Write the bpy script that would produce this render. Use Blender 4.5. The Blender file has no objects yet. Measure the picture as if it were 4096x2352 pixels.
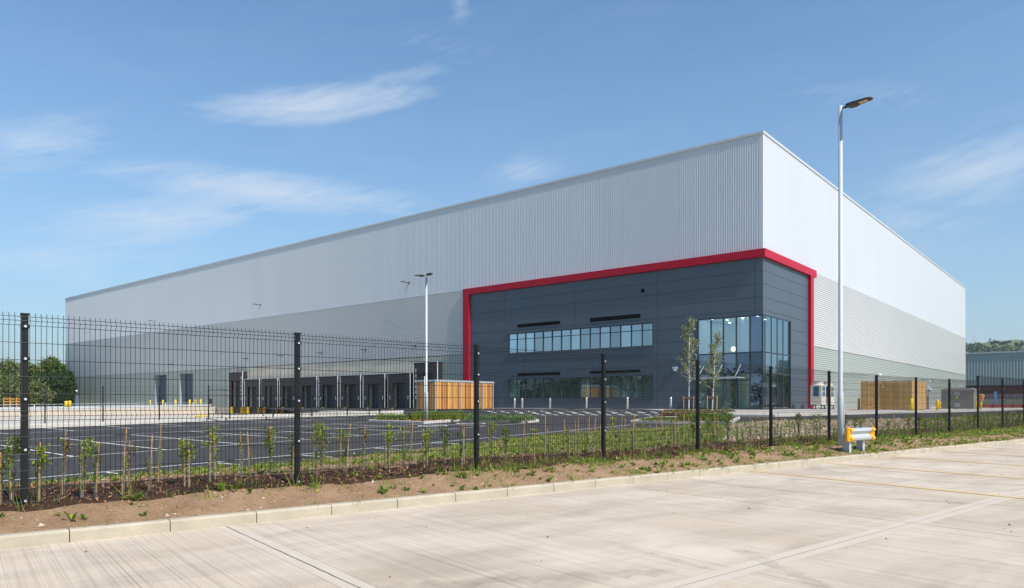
import bpy, bmesh, math, random
import numpy as np
from mathutils import Vector, Matrix
R = math.radians
# ------------------------------------------------------------------ camera, sky, sun
scene = bpy.context.scene
CZ = 1.35
F = 2922.0                       # focal length in photograph pixels (4096 wide)
HX, HY = 2048.0, 1614.0
cam_d = bpy.data.cameras.new('camera')
cam_d.sensor_width = 36.0
cam_d.lens = 36.0 * F / 4096.0
cam_d.shift_y = (HY - 1176.0) / 4096.0
cam_d.clip_start = 0.1
cam_d.clip_end = 6000.0
cam = bpy.data.objects.new('camera', cam_d)
scene.collection.objects.link(cam)
cam.location = (0, 0, CZ)
cam.rotation_euler = (R(90), 0, 0)
scene.camera = cam
SUN_AZ = math.atan2(0.704, -0.710)          # compass style: angle from +Y towards +X
SUN_EL = R(48)
world = bpy.data.worlds.new("World")
scene.world = world
world.use_nodes = True
wn, wl = world.node_tree.nodes, world.node_tree.links
wn.clear()
w_out = wn.new('ShaderNodeOutputWorld')
w_bg = wn.new('ShaderNodeBackground')
w_bg.inputs['Strength'].default_value = 0.125
sky = wn.new('ShaderNodeTexSky')
sky.sky_type = 'NISHITA'
sky.sun_disc = False
sky.sun_elevation = SUN_EL
sky.sun_rotation = SUN_AZ
sky.air_density = 1.0
sky.dust_density = 0.35
sky.ozone_density = 1.6
def wmath(op, a, b=None, c=None, clamp=False):
    n = wn.new('ShaderNodeMath'); n.operation = op; n.use_clamp = clamp
    for i, v in enumerate((a, b, c)):
        if v is None: continue
        if isinstance(v, (int, float)): n.inputs[i].default_value = v
        else: wl.new(v, n.inputs[i])
    return n.outputs[0]
w_tc = wn.new('ShaderNodeTexCoord')
w_sep = wn.new('ShaderNodeSeparateXYZ')
wl.new(w_tc.outputs['Generated'], w_sep.inputs[0])
azi = wmath('ARCTAN2', w_sep.outputs[0], w_sep.outputs[1])      # 0 = +Y, positive to the right
hor = wmath('SQRT', wmath('ADD', wmath('POWER', w_sep.outputs[0], 2.0), wmath('POWER', w_sep.outputs[1], 2.0)))
ele = wmath('ARCTAN2', w_sep.outputs[2], hor)
def wisp(az, el, raz, rel, tilt, strength):
    """soft-edged elliptical bank of cirrus in azimuth / elevation (degrees)"""
    dx = wmath('SUBTRACT', azi, R(az)); dy = wmath('SUBTRACT', ele, R(el))
    c, s = math.cos(R(tilt)), math.sin(R(tilt))
    u = wmath('DIVIDE', wmath('ADD', wmath('MULTIPLY', dx, c), wmath('MULTIPLY', dy, s)), R(raz))
    v = wmath('DIVIDE', wmath('SUBTRACT', wmath('MULTIPLY', dy, c), wmath('MULTIPLY', dx, s)), R(rel))
    d = wmath('SQRT', wmath('ADD', wmath('POWER', u, 2.0), wmath('POWER', v, 2.0)))
    return wmath('MULTIPLY', wmath('SUBTRACT', 1.0, d, clamp=True), strength)
CLOUDS = [(-15.0, 21.6, 11.5, 1.7, 10, 1.5), (-9.0, 23.6, 7.5, 1.2, 14, 0.7), (-18.5, 15.4, 15.5, 1.9, -1, 1.35), (-26.0, 12.8, 12.0, 2.4, 14, 1.1), (-33, 9.5, 16, 3.5, 0, 0.5), (-9.5, 14.6, 7.0, 1.4, -12, 0.6),
          (-33.5, 16.4, 7.0, 2.6, 22, 0.95), (0.6, 17.6, 5.0, 1.7, 4, 0.62), (32.5, 15.0, 9.0, 3.6, 8, 0.95), (28, 12.5, 9.0, 3.4, -4, 0.6), (26.5, 20.8, 8.0, 1.6, -10, 0.42), (-4.0, 28.6, 2.2, 1.5, 70, 0.6), (-5.5, 25.8, 6, 1.6, -6, 0.35),
          (60, 18, 20, 6, 0, 0.9), (120, 25, 30, 9, 10, 1.0), (-120, 18, 35, 7, -8, 0.9), (-170, 30, 40, 8, 5, 1.0)]
hz_f = wmath('MULTIPLY', wmath('EXPONENT', wmath('DIVIDE', wmath('ABSOLUTE', ele), -R(13))), 0.93)
w_hs = wn.new('ShaderNodeHueSaturation'); w_hs.inputs['Saturation'].default_value = 1.0; w_hs.inputs['Value'].default_value = 1.10
w_ti = wn.new('ShaderNodeMixRGB'); w_ti.blend_type = 'MULTIPLY'; w_ti.inputs[0].default_value = 1.0; w_ti.inputs[2].default_value = (0.58, 0.85, 0.98, 1); wl.new(sky.outputs[0], w_ti.inputs[1]); wl.new(w_ti.outputs[0], w_hs.inputs['Color'])
w_hz = wn.new('ShaderNodeMixRGB'); wl.new(hz_f, w_hz.inputs[0]); wl.new(w_hs.outputs[0], w_hz.inputs[1]); w_hz.inputs[2].default_value = (2.68, 3.10, 3.40, 1)
mask = None
for c_ in CLOUDS:
    w_ = wisp(*c_)
    mask = w_ if mask is None else wmath('MAXIMUM', mask, w_)
w_cmb = wn.new('ShaderNodeCombineXYZ')
wl.new(wmath('MULTIPLY', azi, 9.0), w_cmb.inputs[0])
wl.new(wmath('MULTIPLY', wmath('SUBTRACT', ele, wmath('MULTIPLY', azi, 0.14)), 42.0), w_cmb.inputs[1])
def wnoise(scale, detail, rough, dist):
    n = wn.new('ShaderNodeTexNoise'); n.inputs['Scale'].default_value = scale; n.inputs['Detail'].default_value = detail
    n.inputs['Roughness'].default_value = rough; n.inputs['Distortion'].default_value = dist
    wl.new(w_cmb.outputs[0], n.inputs['Vector']); return n.outputs['Fac']
n1 = wnoise(0.6, 9.0, 0.62, 0.9)
n2 = wnoise(2.2, 8.0, 0.68, 0.6)
w_cm2 = wn.new('ShaderNodeCombineXYZ')
wl.new(wmath('MULTIPLY', azi, 16.0), w_cm2.inputs[0]); wl.new(wmath('MULTIPLY', wmath('SUBTRACT', ele, wmath('MULTIPLY', azi, 0.34)), 130.0), w_cm2.inputs[1])
n3n = wn.new('ShaderNodeTexNoise'); n3n.inputs['Scale'].default_value = 1.0; n3n.inputs['Detail'].default_value = 6; n3n.inputs['Roughness'].default_value = 0.6; n3n.inputs['Distortion'].default_value = 0.8
wl.new(w_cm2.outputs[0], n3n.inputs['Vector'])
nn = wmath('ADD', wmath('ADD', wmath('MULTIPLY', n1, 0.45), wmath('MULTIPLY', n2, 0.27)), wmath('MULTIPLY', n3n.outputs['Fac'], 0.28))
cl = wmath('MULTIPLY', wmath('SUBTRACT', wmath('ADD', nn, wmath('MULTIPLY', mask, 0.34)), 0.56), 2.6, clamp=True)
cl = wmath('MULTIPLY', cl, wmath('MULTIPLY', mask, 2.2, clamp=True))
veil = wmath('MULTIPLY', wmath('SUBTRACT', n1, 0.45, clamp=True), 0.14)
cl = wmath('ADD', wmath('MULTIPLY', cl, 0.60), veil, clamp=True)
w_mix = wn.new('ShaderNodeMixRGB')
wl.new(cl, w_mix.inputs[0]); wl.new(w_hz.outputs[0], w_mix.inputs[1])
w_mix.inputs[2].default_value = (4.5, 4.95, 5.5, 1)
wl.new(w_mix.outputs[0], w_bg.inputs['Color'])
wl.new(w_bg.outputs[0], w_out.inputs['Surface'])
sun_d = bpy.data.lights.new('sun', 'SUN')
sun_d.energy = 4.2; sun_d.angle = R(0.53); sun_d.color = (1.0, 0.95, 0.87)
sun = bpy.data.objects.new('sun', sun_d); scene.collection.objects.link(sun)
sdir = Vector((math.sin(SUN_AZ) * math.cos(SUN_EL), math.cos(SUN_AZ) * math.cos(SUN_EL), math.sin(SUN_EL)))
sun.rotation_euler = sdir.to_track_quat('Z', 'Y').to_euler()
sun.location = (30, -20, 60)
scene.view_settings.view_transform = 'Standard'
scene.view_settings.look = 'None'
scene.view_settings.exposure = 0.42
scene.view_settings.gamma = 1.0
scene.cycles.max_bounces = 8
scene.cycles.transparent_max_bounces = 24
rng = random.Random(7)
nrg = np.random.default_rng(11)

# ------------------------------------------------------------------ materials
def new_mat(name):
    m = bpy.data.materials.new(name); m.use_nodes = True
    return m, m.node_tree.nodes, m.node_tree.links, m.node_tree.nodes['Principled BSDF']
def mat(name, col, rough=0.6, metal=0.0, var=0.0, vscale=3.0, bump=0.0, bscale=40.0, spec=0.5, island=0.0, stretch=(1, 1, 1)):
    m, N, L, b = new_mat(name)
    b.inputs['Base Color'].default_value = (*col, 1); b.inputs['Roughness'].default_value = rough
    b.inputs['Metallic'].default_value = metal; b.inputs['Specular IOR Level'].default_value = spec
    tc = N.new('ShaderNodeTexCoord'); mp = N.new('ShaderNodeMapping'); mp.inputs['Scale'].default_value = stretch
    L.new(tc.outputs['Object'], mp.inputs[0])
    fac = None
    if var or island:
        hs = N.new('ShaderNodeHueSaturation'); hs.inputs['Color'].default_value = (*col, 1)
        add = N.new('ShaderNodeMath'); add.operation = 'MULTIPLY_ADD'; add.inputs[1].default_value = 2 * var; add.inputs[2].default_value = 1 - var
        nz = N.new('ShaderNodeTexNoise'); nz.inputs['Scale'].default_value = vscale; nz.inputs['Detail'].default_value = 6
        nz.inputs['Roughness'].default_value = 0.65
        L.new(mp.outputs[0], nz.inputs['Vector']); L.new(nz.outputs['Fac'], add.inputs[0])
        last = add.outputs[0]
        if island:
            g = N.new('ShaderNodeNewGeometry'); a2 = N.new('ShaderNodeMath'); a2.operation = 'MULTIPLY_ADD'
            a2.inputs[1].default_value = 2 * island; a2.inputs[2].default_value = 1 - island
            L.new(g.outputs['Random Per Island'], a2.inputs[0])
            mu = N.new('ShaderNodeMath'); mu.operation = 'MULTIPLY'; L.new(last, mu.inputs[0]); L.new(a2.outputs[0], mu.inputs[1]); last = mu.outputs[0]
        L.new(last, hs.inputs['Value']); L.new(hs.outputs[0], b.inputs['Base Color'])
    if bump:
        nb = N.new('ShaderNodeTexNoise'); nb.inputs['Scale'].default_value = bscale; nb.inputs['Detail'].default_value = 5
        L.new(mp.outputs[0], nb.inputs['Vector'])
        bp = N.new('ShaderNodeBump'); bp.inputs['Strength'].default_value = bump; bp.inputs['Distance'].default_value = 0.02
        L.new(nb.outputs['Fac'], bp.inputs['Height']); L.new(bp.outputs[0], b.inputs['Normal'])
    return m
def leaf_mat(name, c1, c2, trans=0.3, rough=0.5):
    m, N, L, b = new_mat(name)
    g = N.new('ShaderNodeNewGeometry'); r = N.new('ShaderNodeValToRGB')
    r.color_ramp.elements[0].color = (*c1, 1); r.color_ramp.elements[1].color = (*c2, 1)
    L.new(g.outputs['Random Per Island'], r.inputs[0]); L.new(r.outputs[0], b.inputs['Base Color'])
    b.inputs['Roughness'].default_value = rough; b.inputs['Specular IOR Level'].default_value = 0.3
    t = N.new('ShaderNodeBsdfTranslucent'); L.new(r.outputs[0], t.inputs['Color'])
    mx = N.new('ShaderNodeMixShader'); mx.inputs[0].default_value = trans
    o = N['Material Output']
    L.new(b.outputs[0], mx.inputs[1]); L.new(t.outputs[0], mx.inputs[2]); L.new(mx.outputs[0], o.inputs['Surface'])
    return m
def glass_mat(name, tint, refl=0.35, gloss=(0.66, 0.83, 0.97)):
    m, N, L, b = new_mat(name)
    N.remove(b); o = N['Material Output']
    t = N.new('ShaderNodeBsdfTransparent'); t.inputs[0].default_value = (*tint, 1)
    g = N.new('ShaderNodeBsdfGlossy'); g.inputs['Roughness'].default_value = 0.0; g.inputs['Color'].default_value = (*gloss, 1)
    tc = N.new('ShaderNodeTexCoord'); nz = N.new('ShaderNodeTexNoise'); nz.inputs['Scale'].default_value = 0.9; nz.inputs['Detail'].default_value = 1
    bp = N.new('ShaderNodeBump'); bp.inputs['Strength'].default_value = 0.06; bp.inputs['Distance'].default_value = 0.05
    L.new(tc.outputs['Object'], nz.inputs['Vector']); L.new(nz.outputs['Fac'], bp.inputs['Height']); L.new(bp.outputs[0], g.inputs['Normal'])
    lw = N.new('ShaderNodeFresnel'); lw.inputs['IOR'].default_value = 1.5
    oi = N.new('ShaderNodeObjectInfo'); rv = N.new('ShaderNodeMath'); rv.operation = 'MULTIPLY_ADD'; rv.inputs[1].default_value = 0.26; rv.inputs[2].default_value = refl - 0.13; L.new(oi.outputs['Random'], rv.inputs[0])
    of = N.new('ShaderNodeVectorMath'); of.operation = 'ADD'; sc3 = N.new('ShaderNodeMath'); sc3.operation = 'MULTIPLY'; sc3.inputs[1].default_value = 37.0; L.new(oi.outputs['Random'], sc3.inputs[0]); L.new(tc.outputs['Object'], of.inputs[0]); L.new(sc3.outputs[0], of.inputs[1]); L.new(of.outputs[0], nz.inputs['Vector'])
    ad = N.new('ShaderNodeMath'); ad.operation = 'ADD'; ad.use_clamp = True; L.new(rv.outputs[0], ad.inputs[1])
    L.new(lw.outputs[0], ad.inputs[0])
    mx = N.new('ShaderNodeMixShader'); L.new(ad.outputs[0], mx.inputs[0]); L.new(t.outputs[0], mx.inputs[1]); L.new(g.outputs[0], mx.inputs[2])
    L.new(mx.outputs[0], o.inputs['Surface'])
    return m
def emis(name, col, s):
    m, N, L, b = new_mat(name)
    b.inputs['Base Color'].default_value = (*col, 1); b.inputs['Emission Color'].default_value = (*col, 1); b.inputs['Emission Strength'].default_value = s
    return m
KD = np.array((0.7716, 0.6361)); KN = np.array((-0.6361, 0.7716)); K0 = np.array((-4.72, 6.74))
def ground_mat(name, c1, c2, c3, scale=1.5, bump=0.6, bscale=30, fine=60, rough=0.95):
    """three-tone noisy ground"""
    m, N, L, b = new_mat(name); b.inputs['Roughness'].default_value = rough; b.inputs['Specular IOR Level'].default_value = 0.2
    tc = N.new('ShaderNodeTexCoord')
    a = N.new('ShaderNodeTexNoise'); a.inputs['Scale'].default_value = scale; a.inputs['Detail'].default_value = 8; a.inputs['Roughness'].default_value = 0.7
    f = N.new('ShaderNodeTexNoise'); f.inputs['Scale'].default_value = fine; f.inputs['Detail'].default_value = 3; f.inputs['Roughness'].default_value = 0.8
    for n in (a, f): L.new(tc.outputs['Object'], n.inputs['Vector'])
    ra = N.new('ShaderNodeValToRGB'); ra.color_ramp.elements[0].color = (*c1, 1); ra.color_ramp.elements[1].color = (*c2, 1)
    ra.color_ramp.elements[0].position = 0.33; ra.color_ramp.elements[1].position = 0.66
    L.new(a.outputs['Fac'], ra.inputs[0])
    rf = N.new('ShaderNodeValToRGB'); rf.color_ramp.elements[0].position = 0.5; rf.color_ramp.elements[1].position = 0.75
    L.new(f.outputs['Fac'], rf.inputs[0])
    mx = N.new('ShaderNodeMixRGB'); mx.inputs[2].default_value = (*c3, 1)
    ml = N.new('ShaderNodeMath'); ml.operation = 'MULTIPLY'; ml.inputs[1].default_value = 0.7; L.new(rf.outputs[0], ml.inputs[0])
    L.new(ml.outputs[0], mx.inputs[0]); L.new(ra.outputs[0], mx.inputs[1]); L.new(mx.outputs[0], b.inputs['Base Color'])
    bp = N.new('ShaderNodeBump'); bp.inputs['Strength'].default_value = bump; bp.inputs['Distance'].default_value = 0.03
    bn = N.new('ShaderNodeTexNoise'); bn.inputs['Scale'].default_value = bscale; bn.inputs['Detail'].default_value = 8; bn.inputs['Roughness'].default_value = 0.75
    L.new(tc.outputs['Object'], bn.inputs['Vector']); L.new(bn.outputs['Fac'], bp.inputs['Height']); L.new(bp.outputs[0], b.inputs['Normal'])
    return m
def brushed_concrete():
    m, N, L, b = new_mat('brushed_concrete'); b.inputs['Roughness'].default_value = 0.85; b.inputs['Specular IOR Level'].default_value = 0.3
    tc = N.new('ShaderNodeTexCoord'); mp = N.new('ShaderNodeMapping')
    mp.inputs['Rotation'].default_value = (0, 0, -math.atan2(KD[1], KD[0]) + R(2.5))
    L.new(tc.outputs['Object'], mp.inputs[0])
    def nz(sc, scale3, detail, rough, dist=0.0):
        q = N.new('ShaderNodeMapping'); q.inputs['Scale'].default_value = scale3; L.new(mp.outputs[0], q.inputs[0])
        n = N.new('ShaderNodeTexNoise'); n.inputs['Scale'].default_value = sc; n.inputs['Detail'].default_value = detail; n.inputs['Roughness'].default_value = rough; n.inputs['Distortion'].default_value = dist
        L.new(q.outputs[0], n.inputs['Vector']); return n.outputs['Fac']
    fine = nz(1.0, (95, 0.22, 1), 2, 0.6, 0.3)
    line = nz(1.0, (42, 0.12, 1), 1, 0.5, 0.4)
    mid = nz(1.0, (12, 0.35, 1), 5, 0.7, 0.2)
    big = nz(0.42, (1, 0.8, 1), 7, 0.62)
    stain = nz(0.9, (0.55, 1.6, 1), 5, 0.6, 0.6)
    spk = nz(90, (1, 1, 1), 2, 0.6)
    r1 = N.new('ShaderNodeValToRGB'); e = r1.color_ramp.elements
    e[0].position = 0.3; e[0].color = (0.465, 0.378, 0.278, 1); e[1].position = 0.7; e[1].color = (0.60, 0.505, 0.40, 1)
    L.new(big, r1.inputs[0])
    def mul(a, fac, lo, hi, p0, p1):
        r = N.new('ShaderNodeMapRange'); r.inputs[1].default_value = p0; r.inputs[2].default_value = p1; r.inputs[3].default_value = lo; r.inputs[4].default_value = hi
        L.new(fac, r.inputs[0]); mx = N.new('ShaderNodeMixRGB'); mx.blend_type = 'MULTIPLY'; mx.inputs[0].default_value = 1
        L.new(a, mx.inputs[1]); L.new(r.outputs[0], mx.inputs[2]); return mx.outputs[0]
    c = mul(r1.outputs[0], fine, 0.82, 1.03, 0.34, 0.54)
    c = mul(c, line, 0.80, 1.0, 0.30, 0.40)
    c = mul(c, mid, 0.96, 1.02, 0.35, 0.6)
    c = mul(c, stain, 0.80, 1.06, 0.28, 0.56)
    c = mul(c, spk, 0.95, 1.03, 0.3, 0.7)
    L.new(c, b.inputs['Base Color'])
    bp = N.new('ShaderNodeBump'); bp.inputs['Strength'].default_value = 0.5; bp.inputs['Distance'].default_value = 0.006
    L.new(fine, bp.inputs['Height']); L.new(bp.outputs[0], b.inputs['Normal'])
    return m
def timber_mat(name, c1, c2, pitch=0.11):
    """boards told apart by their island"""
    m, N, L, b = new_mat(name); b.inputs['Roughness'].default_value = 0.7
    g = N.new('ShaderNodeNewGeometry'); r = N.new('ShaderNodeValToRGB'); r.color_ramp.elements[0].color = (*c1, 1); r.color_ramp.elements[1].color = (*c2, 1)
    L.new(g.outputs['Random Per Island'], r.inputs[0])
    tc = N.new('ShaderNodeTexCoord'); mp = N.new('ShaderNodeMapping'); mp.inputs['Scale'].default_value = (30, 30, 1.4); L.new(tc.outputs['Object'], mp.inputs[0])
    n = N.new('ShaderNodeTexNoise'); n.inputs['Scale'].default_value = 1.0; n.inputs['Detail'].default_value = 5; L.new(mp.outputs[0], n.inputs['Vector'])
    mr = N.new('ShaderNodeMapRange'); mr.inputs[1].default_value = 0.3; mr.inputs[2].default_value = 0.7; mr.inputs[3].default_value = 0.68; mr.inputs[4].default_value = 1.15
    L.new(n.outputs['Fac'], mr.inputs[0])
    mx = N.new('ShaderNodeMixRGB'); mx.blend_type = 'MULTIPLY'; mx.inputs[0].default_value = 1; L.new(r.outputs[0], mx.inputs[1]); L.new(mr.outputs[0], mx.inputs[2])
    L.new(mx.outputs[0], b.inputs['Base Color']); return m
M = {}
M['concrete'] = brushed_concrete()
M['joint'] = mat('joint_sealant', (0.10, 0.11, 0.12), 0.7, var=0.4, vscale=3)
M['joint_edge'] = mat('joint_edge_concrete', (0.55, 0.465, 0.37), 0.8, var=0.12, vscale=3)
M['yellow_line'] = mat('worn_yellow_paint', (0.66, 0.40, 0.09), 0.7, var=0.25, vscale=9)
M['kerb'] = mat('kerb_concrete', (0.42, 0.365, 0.275), 0.85, var=0.34, vscale=3.2, bump=0.25, bscale=60)
M['kerb_pale'] = mat('pale_kerb_concrete', (0.55, 0.51, 0.45), 0.85, var=0.14, vscale=2)
M['soil'] = ground_mat('dry_soil', (0.235, 0.138, 0.076), (0.37, 0.235, 0.138), (0.48, 0.34, 0.22), 2.6, 1.0, 22, 34)
M['mulch'] = ground_mat('bark_mulch', (0.035, 0.018, 0.01), (0.085, 0.045, 0.025), (0.16, 0.085, 0.045), 8, 1.0, 40, 45)
M['chips'] = leaf_mat('bark_chips', (0.045, 0.02, 0.012), (0.40, 0.21, 0.11), 0.0, 0.9)
M['stone'] = leaf_mat('rubble_stone', (0.24, 0.19, 0.14), (0.58, 0.50, 0.41), 0.0, 0.9)
M['rubble'] = leaf_mat('brown_rubble', (0.22, 0.155, 0.11), (0.52, 0.39, 0.29), 0.0, 0.9)
M['asphalt'] = ground_mat('asphalt', (0.042, 0.039, 0.037), (0.062, 0.057, 0.054), (0.09, 0.083, 0.078), 0.6, 0.35, 160, 220, 0.85)
M['white_line'] = mat('white_road_paint', (0.74, 0.72, 0.68), 0.6, var=0.1, vscale=4)
M['paving'] = mat('apron_concrete', (0.50, 0.455, 0.40), 0.85, var=0.14, vscale=0.7)
M['yard'] = mat('service_yard_concrete', (0.52, 0.475, 0.41), 0.85, var=0.12, vscale=0.5)
M['wallc'] = mat('retaining_wall_concrete', (0.50, 0.43, 0.35), 0.85, var=0.18, vscale=0.6)
M['dockc'] = mat('dock_wall_concrete', (0.72, 0.62, 0.49), 0.85, var=0.38, vscale=0.45, stretch=(1, 1, 1.6))
M['field'] = ground_mat('rough_field', (0.07, 0.09, 0.03), (0.12, 0.13, 0.05), (0.2, 0.16, 0.09), 0.4, 0.5, 8, 6)
M['clad_top'] = mat('silver_cladding', (0.64, 0.66, 0.68), 0.32, 0.0, var=0.06, vscale=0.3, spec=0.6, stretch=(1, 1, 0.15))
M['clad_mid'] = mat('pale_grey_cladding', (0.585, 0.575, 0.56), 0.38, 0.0, var=0.03, vscale=0.2)
M['clad_low'] = mat('sage_grey_cladding', (0.40, 0.425, 0.39), 0.4, 0.0, var=0.03, vscale=0.2)
M['cap'] = mat('parapet_metal', (0.55, 0.58, 0.58), 0.35)
M['anth'] = mat('anthracite_panel', (0.072, 0.095, 0.12), 0.42, 0.0, var=0.07, vscale=0.35, spec=0.6)
M['anth_joint'] = mat('panel_joint_shadow', (0.012, 0.015, 0.018), 0.8)
M['red'] = mat('crimson_frame', (0.45, 0.002, 0.022), 0.4, spec=0.3)
M['frame'] = mat('dark_window_frame', (0.03, 0.042, 0.055), 0.4)
M['glass'] = glass_mat('window_glass', (0.62, 0.76, 0.78), 0.45)
M['glass_low'] = glass_mat('lower_window_glass', (0.72, 0.84, 0.77), 0.15)
M['spandrel'] = glass_mat('blue_spandrel_glass', (0.05, 0.10, 0.2), 0.22, (0.6, 0.75, 1.0))
M['black'] = mat('black_plastic', (0.012, 0.012, 0.013), 0.5)
M['shelter'] = mat('dock_curtain', (0.055, 0.049, 0.045), 0.75, var=0.2, vscale=1.5)
M['shelter_side'] = mat('dock_shelter_side', (0.014, 0.014, 0.015), 0.8)
M['white'] = mat('white_edge', (0.72, 0.73, 0.74), 0.5)
M['yellow'] = mat('safety_yellow', (0.80, 0.50, 0.0), 0.45, var=0.06, vscale=6)
M['orange'] = mat('orange_yellow_plastic', (0.88, 0.40, 0.0), 0.4, var=0.05, vscale=6)
M['door'] = mat('slate_blue_door', (0.085, 0.11, 0.145), 0.45)
M['reveal'] = mat('door_reveal', (0.33, 0.38, 0.40), 0.5)
M['dockdoor'] = mat('dock_door', (0.05, 0.058, 0.065), 0.5)
M['galv'] = mat('galvanised_steel', (0.50, 0.53, 0.545), 0.5, 0.08, var=0.22, vscale=14, bump=0.1, bscale=40)
M['galv_pale'] = mat('pale_galvanised_steel', (0.48, 0.515, 0.53), 0.4, 0.2, var=0.08, vscale=6)
M['steel'] = mat('brushed_stainless', (0.62, 0.60, 0.58), 0.35, 0.4)
M['fence'] = mat('black_powder_coat', (0.009, 0.009, 0.010), 0.4, 0.0, var=0.15, vscale=25, spec=0.35)
M['wire'] = mat('black_coated_wire', (0.008, 0.008, 0.010), 0.25, 0.0, spec=0.45)
M['bolt'] = mat('bright_bolt', (0.75, 0.75, 0.75), 0.3, 0.6)
M['lamp_body'] = mat('lamp_body', (0.045, 0.043, 0.042), 0.45)
M['lamp_lens'] = mat('lamp_lens', (0.62, 0.50, 0.36), 0.3)
M['cane'] = mat('bamboo_cane', (0.52, 0.30, 0.11), 0.6, var=0.35, vscale=14, stretch=(1, 1, 4))
M['stake'] = mat('timber_stake', (0.50, 0.29, 0.13), 0.75, var=0.25, vscale=8)
M['belt'] = mat('tree_tie', (0.11, 0.06, 0.04), 0.8)
M['bark'] = mat('birch_bark', (0.62, 0.58, 0.55), 0.7, var=0.35, vscale=9, stretch=(1, 1, 3))
M['twig'] = mat('twig', (0.20, 0.12, 0.07), 0.8, var=0.2)
M['trunk'] = mat('tree_trunk', (0.10, 0.075, 0.05), 0.9, var=0.3)
M['leaf_young'] = leaf_mat('young_leaves', (0.08, 0.17, 0.015), (0.42, 0.46, 0.05), 0.35)
M['leaf_dark'] = leaf_mat('dark_sapling_leaves', (0.045, 0.10, 0.015), (0.20, 0.28, 0.04), 0.3)
M['leaf_red'] = leaf_mat('red_tinged_leaves', (0.16, 0.05, 0.02), (0.20, 0.22, 0.035), 0.3)
M['leaf_birch'] = leaf_mat('birch_leaves', (0.08, 0.13, 0.03), (0.42, 0.42, 0.20), 0.35)
M['grass'] = leaf_mat('grass_blades', (0.06, 0.14, 0.016), (0.40, 0.46, 0.08), 0.4)
M['tuft'] = leaf_mat('ornamental_grass', (0.13, 0.19, 0.015), (0.36, 0.42, 0.06), 0.45)
M['shrub'] = leaf_mat('evergreen_shrub_leaves', (0.07, 0.14, 0.02), (0.30, 0.38, 0.06), 0.25)
M['sage'] = leaf_mat('sage_green_leaves', (0.10, 0.17, 0.07), (0.27, 0.35, 0.17), 0.25)
M['tree_a'] = leaf_mat('bright_tree_leaves', (0.05, 0.10, 0.012), (0.17, 0.24, 0.04), 0.3)
M['tree_b'] = leaf_mat('dark_tree_leaves', (0.018, 0.045, 0.012), (0.07, 0.12, 0.022), 0.25)
M['tree_c'] = leaf_mat('olive_tree_leaves', (0.09, 0.12, 0.035), (0.25, 0.28, 0.10), 0.3)
M['hill'] = ground_mat('hill_grass', (0.10, 0.13, 0.055), (0.17, 0.19, 0.085), (0.20, 0.16, 0.10), 0.012, 0.3, 0.05, 0.03)
M['hill_trees'] = leaf_mat('hill_tree_leaves', (0.045, 0.08, 0.03), (0.12, 0.165, 0.065), 0.1, 0.8)
M['shelter_wood'] = timber_mat('cedar_boards', (0.30, 0.10, 0.025), (0.88, 0.46, 0.13))
M['fence_wood'] = timber_mat('softwood_boards', (0.42, 0.23, 0.065), (0.62, 0.39, 0.14))
M['orange_wood'] = mat('orange_timber_rail', (0.55, 0.27, 0.07), 0.7, var=0.2)
M['ac'] = mat('cream_metal', (0.62, 0.56, 0.49), 0.5)
M['grille'] = mat('teal_grille', (0.02, 0.10, 0.16), 0.5)
M['kiosk'] = mat('taupe_glassfibre', (0.235, 0.215, 0.185), 0.6, var=0.05, vscale=0.8)
M['kiosk_top'] = mat('kiosk_roof', (0.36, 0.34, 0.31), 0.6)
M['cab'] = mat('grey_cabinet', (0.28, 0.27, 0.26), 0.5)
M['far_clad'] = mat('blue_grey_cladding', (0.33, 0.38, 0.38), 0.5, var=0.08, vscale=0.08)
M['brick'] = mat('dark_red_brick', (0.13, 0.045, 0.035), 0.9, var=0.15, vscale=2)
M['maroon'] = mat('maroon_boards', (0.20, 0.022, 0.025), 0.7, var=0.2)
M['palisade'] = mat('grey_palisade', (0.15, 0.155, 0.19), 0.5)
M['guard'] = None
def guard_mat():
    m, N, L, b = new_mat('clear_tree_guard'); o = N['Material Output']
    t = N.new('ShaderNodeBsdfTransparent'); t.inputs[0].default_value = (0.93, 0.94, 0.93, 1)
    b.inputs['Base Color'].default_value = (0.55, 0.55, 0.5, 1); b.inputs['Roughness'].default_value = 0.25
    lw = N.new('ShaderNodeLayerWeight'); lw.inputs[0].default_value = 0.35
    mr = N.new('ShaderNodeMapRange'); mr.inputs[3].default_value = 0.07; mr.inputs[4].default_value = 0.5; L.new(lw.outputs['Facing'], mr.inputs[0])
    mx = N.new('ShaderNodeMixShader'); L.new(mr.outputs[0], mx.inputs[0]); L.new(t.outputs[0], mx.inputs[1]); L.new(b.outputs[0], mx.inputs[2])
    L.new(mx.outputs[0], o.inputs['Surface']); return m
M['guard'] = guard_mat()
M['room_wall'] = mat('room_wall', (0.82, 0.87, 0.78), 0.8)
M['room_floor'] = mat('room_floor', (0.35, 0.33, 0.30), 0.8)
M['room_dark'] = mat('room_dark', (0.05, 0.06, 0.06), 0.8)
M['wood_door'] = mat('interior_timber_door', (0.35, 0.19, 0.09), 0.5)
M['ceil_light'] = emis('ceiling_light', (1, 0.93, 0.8), 28.0)
M['warning'] = mat('warning_yellow', (0.85, 0.70, 0.02), 0.5)
M['redtext'] = mat('red_marking', (0.55, 0.03, 0.04), 0.5)
M['blue'] = mat('blue_sign', (0.06, 0.20, 0.5), 0.5)
M['rust'] = mat('orange_cover', (0.70, 0.27, 0.08), 0.6)
M['frosted'] = mat('vent_white', (0.55, 0.58, 0.58), 0.5)

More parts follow.
